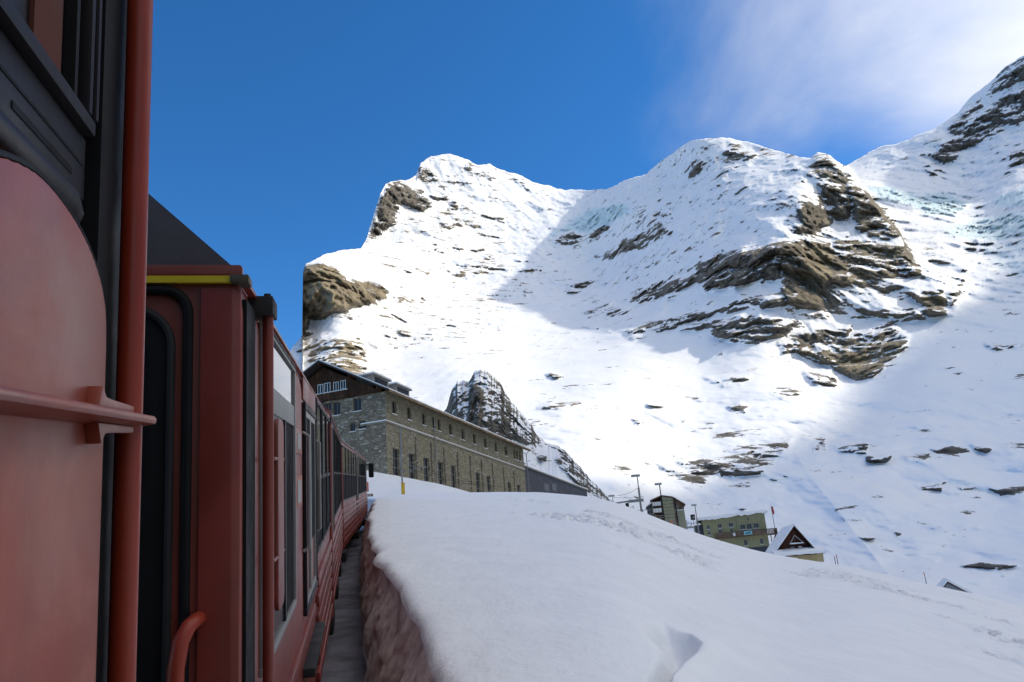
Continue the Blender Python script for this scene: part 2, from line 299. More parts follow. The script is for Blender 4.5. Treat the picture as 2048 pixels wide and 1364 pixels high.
def build_mountain():
    cols = np.arange(540, 2262, 2.0); nr = 500
    sk = np.array(SKY, float); ys = np.interp(cols, sk[:, 0], sk[:, 1])
    ys = ys+fbm(cols/23., cols*0+.3, cols*0+.7, 5, gain=.62)*5.0
    t = np.linspace(0, 1, nr)
    U = np.repeat(cols[None], nr, 0); V = ys[None]+(1262-ys[None])*t[:, None]
    ff = tps_fit(FRONT); fb = tps_fit(BACK)
    la = ff(U, V); lb = fb(U, V)
    # ridge line that parts the near mountain from the glacier behind it
    rl = np.array([(1684,300),(1692,334),(1722,372),(1752,410),(1775,440),(1806,475),(1832,520),(1868,545),(1912,565),(1925,585),(1905,620),(1862,660),(1830,690),(1800,720),(1745,752),(1700,770)], float)
    warp = fbm(U/30., V/30., U*0, 4)*7
    xr = np.interp(V, rl[:10, 1], rl[:10, 0])
    xr2 = np.interp(V, rl[9:, 1], rl[9:, 0]); xr = np.where(V > 585, xr2, xr)
    wdt = 4+np.clip((V-480)/200., 0, 1)*110
    wB = sstep(-1, 1, (U+warp*.8-xr)/wdt); wB = np.where(U < 1640, 0, wB)
    ld = la*(1-wB)+lb*wB
    D = np.exp(ld); Rv = ray(U, V)
    P0 = Rv*D[..., None]; X, Y, Z = P0[..., 0], P0[..., 1], P0[..., 2]
    # where rock shows
    wu = U+fbm(X/60., Y/60., Z/25., 5, gain=.6)*16; wv = V+fbm(X/60.+9, Y/60., Z/25.+4, 5, gain=.6)*9
    rock = np.zeros_like(U); warm = np.zeros_like(U); ice = np.zeros_like(U)
    for (ox, oy, sc), pl, st, wr in ROCKS:
        p = [(ox+a*sc, oy+b*sc) for a, b in pl]; ext = max(max(q[1] for q in p)-min(q[1] for q in p), 1)
        m = polymask(wu, wv, p, min(9, max(2.5, ext*.3)))
        rock = np.maximum(rock, m*st); warm = np.where(m*st >= rock-1e-6, np.maximum(warm*(1-m), m*wr), warm)
    for (ox, oy, sc), pl, st in ICES:
        ice = np.maximum(ice, st*polymask(wu, wv, [(ox+a*sc, oy+b*sc) for a, b in pl], 7))
    # relief, along the line of sight (toward the viewer = negative)
    sc = D/1500.
    big = fbm(X/330., Y/330., Z/330., 4)*38*np.clip(sc, .25, 1.3)
    rid = fbm(X/120.+3, Y/120., Z/150., 5, gain=.52, ridged=True)
    rk = np.clip(rock, 0, 1)
    amp = sstep(350, 1200, D)
    # spurs and gullies that run down the faces
    down = fbm(X/75.+.0045*Z, Y/75.-.004*Z, Z/420., 5, gain=.5, ridged=True)
    spur = -down*32*amp*sstep(700, 560, V)*(.5+.5*sstep(1000, 1250, U))
    upper = sstep(880, 700, V)
    mid = -rid*(5+17*amp)*(.25+.75*upper)*(.55+.9*rk)
    strat = Z+.10*X-.06*Y+fbm(X/90., Y/90., Z/90., 5, gain=.55)*46
    ph = strat/19.; saw = (ph-np.floor(ph)); saw = np.where(saw < .75, saw/.75, (1-saw)/.25)
    ph2 = strat/47.+.3; saw2 = (ph2-np.floor(ph2)); saw2 = np.where(saw2 < .7, saw2/.7, (1-saw2)/.3)
    ledge = (saw*7+saw2*14)*np.clip(rk*1.1+.24*upper*sstep(1240, 1120, U)*sstep(720, 620, V)*sstep(-.12, .32, fbm(X/130., Y/130., Z/110.+6, 3)), 0, 1)*(.3+.7*amp)
    crag = -fbm(X/48.+5, Y/48., Z/66., 5, gain=.6, ridged=True)*27*(.03+np.clip(rk, 0, 1))*(.25+.75*amp)
    fine = fbm(X/26., Y/26., Z/26., 5, gain=.58)*(2.6+7.0*rk+9*ice)*(.35+.65*amp)
    bulge = -rk*(6+16*amp)*(.6+.4*fbm(X/50., Y/50., Z/50., 3))
    # soft hummocks on the lower snow slope
    hum = fbm(X/70., Y/95., Z/70.+2, 4, gain=.5)*30*(1-upper)+fbm(X/28., Y/36., Z/28., 4)*9.0*(1-upper)
    # sharp-crested moraine rib on the lower right slope
    mx_ = np.interp(V, [860, 915, 960, 1040, 1140, 1200], [1570, 1595, 1625, 1690, 1770, 1815]); dxr = U-mx_
    rib = -(np.exp(-np.abs(dxr)/np.where(dxr < 0, 42., 120.)))*15*sstep(860, 930, V)*sstep(1230, 1120, V)
    hum = hum+rib
    # avalanche furrows down the gully
    fur = polymask(U, V, [(1120,600),(1165,640),(1130,700),(1010,745),(860,770),(800,760),(900,730),(1040,660)], 30)
    pq = (U-1130)*.55+(V-620)*.83; hum = hum+fur*fbm(pq/9., (U-V)/160., pq*0, 3)*5
    seracs = -ice*np.abs(fbm(X/34., Y/44., Z/24., 4, gain=.6))*55
    edge = sstep(0, .02, t)[:, None]
    D = D+(big+spur+crag+mid+ledge+fine+bulge+hum+seracs)*(.3+.7*edge)
    P = Rv*D[..., None]
    # the far side: rows folded over behind the skyline, down to the valley
    top = P[0]; hd = top.copy(); hd[:, 2] = 0; hd /= np.linalg.norm(hd, axis=1, keepdims=True)
    back = []
    for k, (dd, fz) in enumerate([(2600, .0), (1100, .35), (450, .68), (160, .87), (45, .965), (10, .995)]):
        q = top+hd*dd; q[:, 2] = top[:, 2]*fz-(30 if k == 0 else 0); q[:, 2] += fbm(q[:, 0]/150, q[:, 1]/150, q[:, 2]*0, 4)*dd*.06
        back.append(q)
    P = np.concatenate([np.array(back), P], 0); pad = np.zeros((6, U.shape[1]))
    rock = np.where(rock < 1.0, rock*.90, rock)
    at = {'rock': np.concatenate([pad+.35, rock]), 'warm': np.concatenate([pad, warm]), 'ice': np.concatenate([pad, ice])}
    o = grid_mesh('mountain', P, M_MOUNT, at, flip=True)
    tag(o, 'snow covered rocky mountain range with two summits and a glacier', kind='structure')
    return ff
build_mountain()

# the range goes on to the right of the frame: its ridge keeps the low sun off the station and the lower slopes
def build_side_ridge():
    nx, ny = 150, 260
    a = np.linspace(-1, 1, nx); y = np.linspace(-2600, 3300, ny)
    A, Y = np.meshgrid(a, y)
    crest = np.interp(Y, [-2600,-1150,-50,500,700,770,880,980,1160,1460,1800,2250,2700,3300], [900,1650,1650,1570,1510,1440,1415,1395,1385,1370,1400,1500,1350,1000])
    X = 1950+A*950+120*fbm(Y/500., Y*0, A*0, 3)
    h = (1-np.abs(A))**1.15
    Z = crest*h*1.0+(h*(1-h))*fbm(X/300., Y/300., X*0, 6, gain=.55, ridged=True)*420+fbm(X/120., Y/120., X*0+3, 5)*30*(h**.5)-60*(1-h)
    rock = sstep(.1, .6, fbm(X/160., Y/160., Z/60., 4)+.25)*.75
    o = grid_mesh('mountain_ridge', np.stack([X, Y, Z], -1), M_MOUNT, {'rock': rock, 'warm': rock*0, 'ice': rock*0})
    tag(o, 'snowy mountain ridge closing the valley on the right', kind='structure')
build_side_ridge()

# ------------------------------------------------------------------ mesh builder
class MB:
    def __init__(s): s.v = []; s.f = []
    def add(s, vs, fs):
        o = len(s.v); s.v += [tuple(map(float, q)) for q in vs]; s.f += [tuple(i+o for i in q) for q in fs]; return s
    def box(s, x0, x1, y0, y1, z0, z1):
        return s.add([(x0,y0,z0),(x1,y0,z0),(x1,y1,z0),(x0,y1,z0),(x0,y0,z1),(x1,y0,z1),(x1,y1,z1),(x0,y1,z1)],
                     [(0,3,2,1),(4,5,6,7),(0,1,5,4),(1,2,6,5),(2,3,7,6),(3,0,4,7)])
    def prism(s, pts, axis, a, b):
        """closed 2D outline extruded along an axis; pts are the two other coordinates in order"""
        def P(p, t): return {'x': (t, p[0], p[1]), 'y': (p[0], t, p[1]), 'z': (p[0], p[1], t)}[axis]
        n = len(pts); vs = [P(p, a) for p in pts]+[P(p, b) for p in pts]
        return s.add(vs, [tuple(range(n))[::-1], tuple(range(n, 2*n))]+[(i, (i+1) % n, n+(i+1) % n, n+i) for i in range(n)])
    def tube(s, pts, r, n=10):
        pts = [Vector(p) for p in pts]; rings = []; prev = None
        for i, p in enumerate(pts):
            d = (pts[min(i+1, len(pts)-1)]-pts[max(i-1, 0)]).normalized()
            a = prev if prev is not None else (Vector((0, 0, 1)) if abs(d.z) < .9 else Vector((1, 0, 0)))
            a = (a-d*a.dot(d)).normalized(); prev = a; b = d.cross(a)
            rr = r[i] if isinstance(r, (list, tuple)) else r
            rings.append([p+a*rr*math.cos(2*math.pi*k/n)+b*rr*math.sin(2*math.pi*k/n) for k in range(n)])
        vs = [q for g in rings for q in g]; m = len(rings)
        fs = [(i*n+k, i*n+(k+1) % n, (i+1)*n+(k+1) % n, (i+1)*n+k) for i in range(m-1) for k in range(n)]
        fs += [tuple(range(n))[::-1], tuple(range((m-1)*n, m*n))]
        return s.add(vs, fs)
    def build(s, name, mat, parent=None, bevel=0, smooth=False):
        me = bpy.data.meshes.new(name); me.from_pydata(s.v, [], s.f); me.materials.append(mat)
        bm = bmesh.new(); bm.from_mesh(me); bmesh.ops.recalc_face_normals(bm, faces=bm.faces)
        if bevel: bmesh.ops.bevel(bm, geom=list(bm.edges), offset=bevel, segments=2, affect='EDGES', profile=.6)
        if smooth or bevel:
            for f in bm.faces: f.smooth = True
        bm.to_mesh(me); bm.free()
        if bevel or smooth:
            try: me.set_sharp_from_angle(angle=math.radians(40))
            except Exception: pass
        o = bpy.data.objects.new(name, me); col.objects.link(o)
        if parent is not None: o.parent = parent
        return o
def empty(name, M):
    o = bpy.data.objects.new(name, None); col.objects.link(o); o.empty_display_size = .3
    o.matrix_world = M if isinstance(M, Matrix) else Matrix.Translation(M); return o
def frame(O, X, Z=(0, 0, 1)):
    X = Vector(X).normalized(); Z = Vector(Z); Y = Z.cross(X).normalized(); Z = X.cross(Y)
    return Matrix(((X[0],Y[0],Z[0],O[0]),(X[1],Y[1],Z[1],O[1]),(X[2],Y[2],Z[2],O[2]),(0,0,0,1)))
def rounded(x0, x1, z0, z1, r, seg=6, corners=(1,1,1,1)):
    """rounded rectangle outline, corners: bl, br, tr, tl"""
    out = []
    for (cx, cz, a0, on, px, pz) in ((x0+r, z0+r, 180, corners[0], x0, z0), (x1-r, z0+r, 270, corners[1], x1, z0), (x1-r, z1-r, 0, corners[2], x1, z1), (x0+r, z1-r, 90, corners[3], x0, z1)):
        if not on: out.append((px, pz)); continue
        for k in range(seg+1):
            t = math.radians(a0+90*k/seg); out.append((cx+r*math.cos(t), cz+r*math.sin(t)))
    return out

# ------------------------------------------------------------------ where the train runs
def at_depth(u, v, dep):
    d = ray(u, v); return d*(dep/float(d@cF))
dA = ray(640, 899); latA = np.cross(dA, [0, 0, 1]); latA /= np.linalg.norm(latA)
PATH = [dA*(-1.5)-latA*.36, at_depth(483, 940, 2.72), at_depth(658, 933, 11.0), at_depth(682, 941, 20.7), at_depth(733, 950, 40.6)]
pr = np.array([math.copysign(np.hypot(p[0], p[1]), p[1]) for p in PATH]); pz = np.array([p[2] for p in PATH])
_gr = (pz[-1]-pz[-2])/(pr[-1]-pr[-2])
def path_z(r):
    r = np.asarray(r, float); a = np.interp(r, pr[1:], pz[1:]); g0 = (pz[2]-pz[1])/(pr[2]-pr[1])
    return np.where(r > pr[-1], pz[-1]+(r-pr[-1])*_gr*.8, np.where(r < pr[1], pz[1]+(r-pr[1])*g0, a))
FLOOR = 2.75

# ------------------------------------------------------------------ snow ground
CREST = np.array([(600,1010),(700,1000),(745,992),(900,985),(1000,983),(1100,985),(1180,992),(1230,1003),(1300,1030),(1400,1068),(1500,1098),(1560,1112),(1640,1122),(1720,1136),(1850,1167),(1930,1183),(2048,1215),(2200,1262),(2500,1330),(3000,1420)], float)
_cr = ray(CREST[:, 0], CREST[:, 1]); C_AZ = np.arctan2(_cr[:, 0], _cr[:, 1]); C_TE = _cr[:, 2]/np.hypot(_cr[:, 0], _cr[:, 1])
HB = 1.25
def crest_R(az): return np.interp(az, np.radians([-12, -5, 8, 20, 40, 80]), [46, 52, 58, 55, 48, 40])
def ground_z(x, y):
    x = np.asarray(x, float); y = np.asarray(y, float)
    az = np.arctan2(x, y); r = np.hypot(x, y); te = np.interp(az, C_AZ, C_TE)
    # smooth the crest profile a little
    te = (te+np.interp(az-.02, C_AZ, C_TE)+np.interp(az+.02, C_AZ, C_TE))/3
    R = crest_R(az); g = te+HB/R
    near = -HB+r*g
    k = np.maximum(r-R, 0)
    drop = .022*(1-np.exp(-k/35.))+.00012*np.maximum(k-60, 0)
    far = r*(te-drop)
    t = sstep(.75, 1.15, r/R)
    return near*(1-t)+np.minimum(near, far)*t
def snow_material(name, lumps=False, bounce_dirt=False):
    s = NT(name)
    p = s.pos()
    a = s.noise(p, 1.3, 5, .55); b = s.noise(p, 9, 5, .6); c = s.noise(p, 70, 3, .6)
    colr = s.mix(s.ramp(a, .3, .7), (.86, .855, .85), (.90, .895, .89))
    h = s.math('ADD', s.math('MULTIPLY', a, 1.0), s.math('ADD', s.math('MULTIPLY', b, .25), s.math('MULTIPLY', c, .05)))
    if bounce_dirt:
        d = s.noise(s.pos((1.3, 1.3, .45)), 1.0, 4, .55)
        colr = s.mix(s.ramp(d, .35, .75), (.72, .62, .58), (.57, .44, .39))  # pink-brown holds the train's red reflected light as well as dirt
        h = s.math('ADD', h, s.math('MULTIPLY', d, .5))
    nb = s.bump(h, .5 if not bounce_dirt else .4, .09)
    if lumps:
        q = s.noise(s.pos((1, .8, 1)), 5.5, 4, .65); q2 = s.noise(s.pos((1, .7, 1)), 1.7, 3, .6)
        lv = s.math('MULTIPLY', s.attr('lump'), s.math('ADD', s.ramp(q, .48, .68), s.math('MULTIPLY', q2, .8)))
        rp = s.noise(s.pos((.9, .22, 1), (0, 0, math.radians(25))), 2.0, 4, .6)       # faint wind ripples
        nb = s.bump(s.math('ADD', s.math('MULTIPLY', lv, .045), s.math('MULTIPLY', rp, .035)), .9, 1.0, nb)
    return s.set(color=colr, rough=.6, spec=.2, normal=nb)
M_SNOW = snow_material('fresh_snow'); M_WALL = snow_material('trackside_snow', bounce_dirt=True); M_GSNOW = snow_material('slope_snow', lumps=True)
M_BEDS = NT('shaded_dirty_snow'); M_BEDS = M_BEDS.set(color=M_BEDS.mix(M_BEDS.ramp(M_BEDS.noise(M_BEDS.pos(), 1.4, 6, .65), .3, .7), (.11, .10, .11), (.25, .235, .26)), rough=.8, spec=.2, normal=M_BEDS.bump(M_BEDS.noise(M_BEDS.pos(), 6, 5, .65), .7, .06))  # dark grey carries the cutting's shadow as well as real dirt
def bank_edge():
    px = np.array([(875,1390),(864,1354),(838,1295),(825,1249),(799,1183),(776,1141),(762,1115),(748,1085),(737,1056),(739,1028),(747,1003)], float)
    d = ray(px[:, 0], px[:, 1]); az = np.arctan2(d[:, 0], d[:, 1]); te = d[:, 2]/np.hypot(d[:, 0], d[:, 1])
    g = np.interp(az, C_AZ, C_TE)+HB/crest_R(az); r = HB/(g-te)
    bx = np.array([(735,1364),(731,1192),(728,1119),(731,1060),(735,1030)], float)
    db = ray(bx[:, 0], bx[:, 1]); azb = np.arctan2(db[:, 0], db[:, 1]); teb = db[:, 2]/np.hypot(db[:, 0], db[:, 1])
    rr = np.linspace(3, 60, 2000); zf = path_z(rr)-FLOOR
    rb = np.array([rr[np.argmin(np.abs(zf/rr-q))] for q in teb])
    return r, az, rb, azb
def build_ground():
    r_e, az_e, r_b, az_b = bank_edge()
    rows = np.concatenate([np.geomspace(1.6, 70, 700), np.geomspace(71, 560, 120)])
    nc = 560; t = np.linspace(0, 1, nc)**1.35
    def e_az(r):   # edge azimuth for each distance: fixed offset to the right of the lens near by, then as measured, then along the track
        near = np.arctan2(r_e[0]*np.sin(az_e[0])*.6+.4*.3, r)
        lat0 = r_e[0]*np.sin(az_e[0]-math.radians(-11.5)); close = np.arcsin(np.clip(lat0/r, -.9, .9))+math.radians(-11.5)
        m = np.interp(r, r_e, az_e); return np.where(r < r_e[0], close, m)
    a0 = e_az(rows)
    a0 = np.where(rows > 44, a0-(rows-44)*.004, a0); a0 = np.maximum(a0, math.radians(-32))
    # ragged edge
    a0 = a0+fbm(rows*.33, rows*0, rows*0+.5, 3, gain=.4)*.22/np.maximum(rows, 3)*np.where(rows < 44, 1, 0)
    AZ = a0[:, None]+(math.radians(64)-a0[:, None])*t[None]; Rr = np.repeat(rows[:, None], nc, 1)
    X = Rr*np.sin(AZ); Y = Rr*np.cos(AZ); Z = ground_z(X, Y)
    u, v = proj(np.stack([X, Y, Z], -1))
    lump = polymask(u+fbm(X/2., Y/2., X*0, 3)*25, v+fbm(X/2., Y/2., X*0+7, 3)*14, [(1010,1003),(1140,1000),(1220,1015),(1500,1108),(1700,1140),(2048,1228),(2300,1290),(2300,1420),(2048,1345),(1700,1225),(1300,1115),(1060,1040)], 22)
    patch = sstep(-.05, .3, fbm(X/3.5, Y/6., X*0+1.5, 3))
    Z = Z+lump*patch*(np.abs(fbm(X/.7, Y/1.0, X*0, 4, gain=.65))*.42-.07)
    Z = Z+fbm(X/5., Y/7., X*0+2, 3)*.07*sstep(2, 10, Rr)+fbm(X/1.4, Y/2.2, X*0+5, 3)*.012
    Z = Z+fbm(X/30., Y/40., X*0+9, 3)*.5*sstep(30, 90, Rr)
    # wind-scooped hollow near the camera
    xr_ = np.interp(v, [1245, 1262, 1280, 1300, 1320, 1340, 1364, 1420], [1318, 1340, 1374, 1398, 1388, 1362, 1340, 1318])
    lw = np.interp(v, [1262, 1300, 1340, 1420], [70, 95, 60, 45])
    hol = sstep(1.0, .12, (xr_-u)/lw)*sstep(-9, 6, xr_-u)*sstep(1246, 1272, v)*sstep(1480, 1400, v)
    Z = Z-hol*.30+.05*np.exp(-((u-xr_-22)/30.)**2)*sstep(1262, 1290, v)*sstep(1420, 1360, v)
    # rounded lip along the cut
    lat = (AZ-a0[:, None])*Rr; Z = Z-.10*np.exp(-lat/.05)*(Rr < 46)-.03*np.exp(-lat/.4)*(Rr < 46)
    o = grid_mesh('snow_ground', np.stack([X, Y, Z], -1), M_GSNOW, {'lump': lump*patch})
    tag(o, 'smooth fresh snow slope with a lumpy trodden band', kind='structure')
    # wall of the cutting beside the train
    k = rows < 60; rw = rows[k]; E = np.stack([X[k, 0], Y[k, 0], Z[k, 0]], -1)
    azb = np.interp(rw, r_b, az_b)
    latb = r_b[0]*np.sin(az_b[0]-math.radians(-11.5)); azb = np.where(rw < r_b[0], np.arcsin(np.clip(latb/rw, -.9, .9))+math.radians(-11.5), azb)
    azb = np.minimum(azb, a0[k]-.02/rw)
    B = np.stack([rw*np.sin(azb), rw*np.cos(azb), path_z(rw)-FLOOR-.02], -1)
    nv = 70; q = np.linspace(0, 1, nv)
    prof = q**1.0
    W = E[:, None]*(1-prof[None, :, None])+B[:, None]*prof[None, :, None]
    bow = np.sin(np.pi*np.clip(q, 0, 1))**.8
    W[..., 0] += (-.10*bow)[None]*np.sin(q*2.4)[None]
    W[..., 0] += fbm(W[..., 0]*1.5, W[..., 1]*.9, W[..., 2]*1.8, 5, gain=.5)*.10*np.clip(bow*1.5, 0, 1)[None]
    W[..., 0] += -np.abs(fbm(W[..., 0]*1.5, W[..., 1]*2.4, W[..., 2]*.5+3, 3))*.08*np.clip(bow*1.5, 0, 1)[None]
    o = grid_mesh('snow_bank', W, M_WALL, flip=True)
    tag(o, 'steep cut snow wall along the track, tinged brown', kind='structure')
    # snow on the track bed
    lat = np.linspace(-9, .8, 60); T = np.zeros((len(rw), 60, 3))
    for j, l in enumerate(lat):
        T[:, j, 0] = B[:, 0]+l*math.cos(math.radians(11.5)); T[:, j, 1] = B[:, 1]+l*math.sin(math.radians(11.5))
        T[:, j, 2] = path_z(rw)-FLOOR+fbm(T[:, j, 0]*2., T[:, j, 1]*.8, rw*0, 4)*.03
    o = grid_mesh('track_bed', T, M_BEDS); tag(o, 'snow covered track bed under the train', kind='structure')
build_ground()

# ------------------------------------------------------------------ plain materials
def paint(name, c, rough=.4, spec=.5, var=.18, scale=3.0, metal=0, coat=0, grime=None):
    s = NT(name); p = s.coord('Object')
    n = s.noise(p, scale, 6, .6); f = s.noise(p, scale*14, 4, .6)
    k = s.ramp(n, .3, .75, 1-var, 1+var*.6)
    hsv = s.n('HueSaturation'); s.put(hsv, 'Color', (*c, 1)); s.put(hsv, 'Value', k); cc = hsv.outputs[0]
    if name == 'faded_red_paint': cc = s.mix(s.math('MULTIPLY', s.ramp(s.noise(s.coord('Object', (.8, .8, 1.6)), 2.3, 5, .6, .6), .42, .70), .55), cc, (.46, .155, .10))
    if grime: cc = s.mix(s.math('MULTIPLY', s.ramp(s.noise(s.coord('Object', (1, 1, .22)), scale*1.7, 7, .7), .46, .74), .6), cc, grime)
    return s.set(color=cc, rough=s.ramp(n, .3, .7, rough*.8, min(1, rough*1.25)), spec=spec, metal=metal, coat=coat, coatr=.15, normal=s.bump(f, .12, .004))
M_RED = paint('red_train_paint', (.205, .031, .020), .42, .4, .28, 1.6, coat=.06, grime=(.15, .05, .035))
M_REDP = paint('faded_red_paint', (.28, .053, .028), .42, .4, .28, 2.2, grime=(.20, .05, .035))
M_ORANGE = paint('orange_red_post_paint', (.27, .030, .012), .4, .4, .12)
M_NAVY = paint('dark_blue_grey_paint', (.014, .012, .015), .5, .2, .2)
M_ROOF = paint('grey_roof_sheet', (.085, .075, .080), .5, .4, .15)
M_BLACK = paint('black_rubber', (.009, .009, .010), .65, .15, .2)
M_DARK = paint('dark_underframe', (.022, .020, .020), .7, .3, .3)
M_YEL = paint('yellow_stripe_paint', (.62, .47, .02), .45, .4, .12)
M_GREY = paint('grey_metal', (.26, .26, .25), .4, .5, .15)
M_RAILM = paint('weathered_brown_metal', (.085, .07, .055), .6, .3, .25, 20)
M_STEEL = paint('galvanised_steel', (.22, .22, .21), .5, .5, .2)
M_CURT = paint('brown_blind', (.10, .035, .025), .8, .2, .2)
M_WHITE = paint('white_paint', (.70, .70, .68), .5, .4, .1)
M_BROWN = paint('brown_slats', (.13, .065, .04), .7, .3, .3, 4)
M_AMBER = paint('yellow_box_paint', (.60, .36, .02), .5, .4, .1)
M_MARK = paint('orange_marker', (.75, .16, .05), .5, .4, .1)
M_FLAG = paint('red_flag_cloth', (.35, .03, .05), .8, .2, .1)
def glass(name, c=(.012, .014, .017), rough=.05, spec=.9):
    s = NT(name); w_ = s.noise(s.coord('Object'), 1.2, 3, .5)
    return s.set(color=c, rough=rough, spec=spec, normal=s.bump(w_, .05, .02))
M_INT = paint('dark_open_window', (.010, .010, .012), .85, .1, .2)
M_GLASS = glass('dark_glass'); M_PANE = glass('window_pane', (.025, .025, .028), .2, .35)

# ------------------------------------------------------------------ train
def car_frame(P, Q): return frame(P, np.array(Q)-np.array(P))
def ring(x0, x1, z0, z1, wd, y0, y1, mb=None):
    m = mb or MB(); m.box(x0, x1, y0, y1, z1-wd, z1); m.box(x0, x1, y0, y1, z0, z0+wd); m.box(x0, x0+wd, y0, y1, z0+wd, z1-wd); m.box(x1-wd, x1, y0, y1, z0+wd, z1-wd); return m
def car_window(root, x0, x1, z0, zm, z1, mat=None):
    m = ring(x0, x1, z0, z1, .035, -.022, .0); m.box(x0+.035, x1-.035, -.018, .0, zm-.02, zm+.02)
    f = m.build('window', mat or M_NAVY, root)
    MB().box(x0+.035, x1-.035, -.008, -.003, z0+.035, zm-.02).build('lower_pane', M_INT, f)  # dark panel stands in for the unlit interior of a lowered window
    MB().box(x0+.035, x1-.035, -.010, -.003, zm+.02, z1-.035).build('upper_pane', M_GLASS, f)
    return f
def car_door(root, x0, x1, z0, z1, leaves=2):
    m = ring(x0, x1, z0, z1, .05, -.028, 0); f = m.build('door', M_NAVY, root, bevel=.006)
    wd = (x1-x0-.1)/leaves
    for k in range(leaves):
        a = x0+.05+k*wd; lf = ring(a+.012, a+wd-.012, z0+.05, z1-.05, .045, -.018, -.002).build('door_leaf', M_GREY, f)
    for k in range(leaves):
        a = x0+.05+k*wd
        MB().box(a+.057, a+wd-.057, -.012, -.003, z0+.45, z1-.095).build('door_pane', M_INT, f)
    return f
def car_shell(root, Lc, zb=-2.15, ribs=None, roof=True, sh=.70):
    y1 = 2.7
    prof = [(.10, zb), (.02, zb+.12), (0, zb+.3), (0, sh-.15), (.012, sh-.06), (.03, sh), (y1-.03, sh), (y1-.012, sh-.06), (y1, sh-.15), (y1, zb+.3), (y1-.02, zb+.12), (y1-.1, zb)]
    MB().prism(prof, 'x', 0, Lc).build('body', M_RED, root, bevel=.012)
    if roof: MB().prism([(.02, sh+.003), (.34, sh+.30), (2.36, sh+.30), (2.68, sh+.003)], 'x', .015, Lc-.01).build('roof', M_ROOF, root)
    # drip rail along the eaves
    MB().box(.02, Lc-.02, -.016, .012, sh-.045, sh-.03).build('drip_rail', M_RED, root)
    if ribs:
        for z in np.arange(-1.02, -1.86, -.165):
            MB().box(ribs[0], ribs[1], -.034, .004, z-.05, z+.05).build('rib', M_RED, root, bevel=.008)
    MB().box(.3, Lc-.3, .25, 2.45, zb-.32, zb).build('underframe', M_DARK, root)
    x = 1.2
    while x < Lc-.8:
        for dx in (0, 1.5):
            if x+dx < Lc-.5:
                n = 20; m = MB(); m.prism([(x+dx+.36*math.cos(2*math.pi*k/n), zb-.22+.36*math.sin(2*math.pi*k/n)) for k in range(n)], 'y', .42, .55)
                m.build('wheel', M_DARK, root, bevel=.01)
        x += max(5.2, Lc-4.4)
P1, P2, P3, P4 = (np.array(p) for p in PATH[1:])

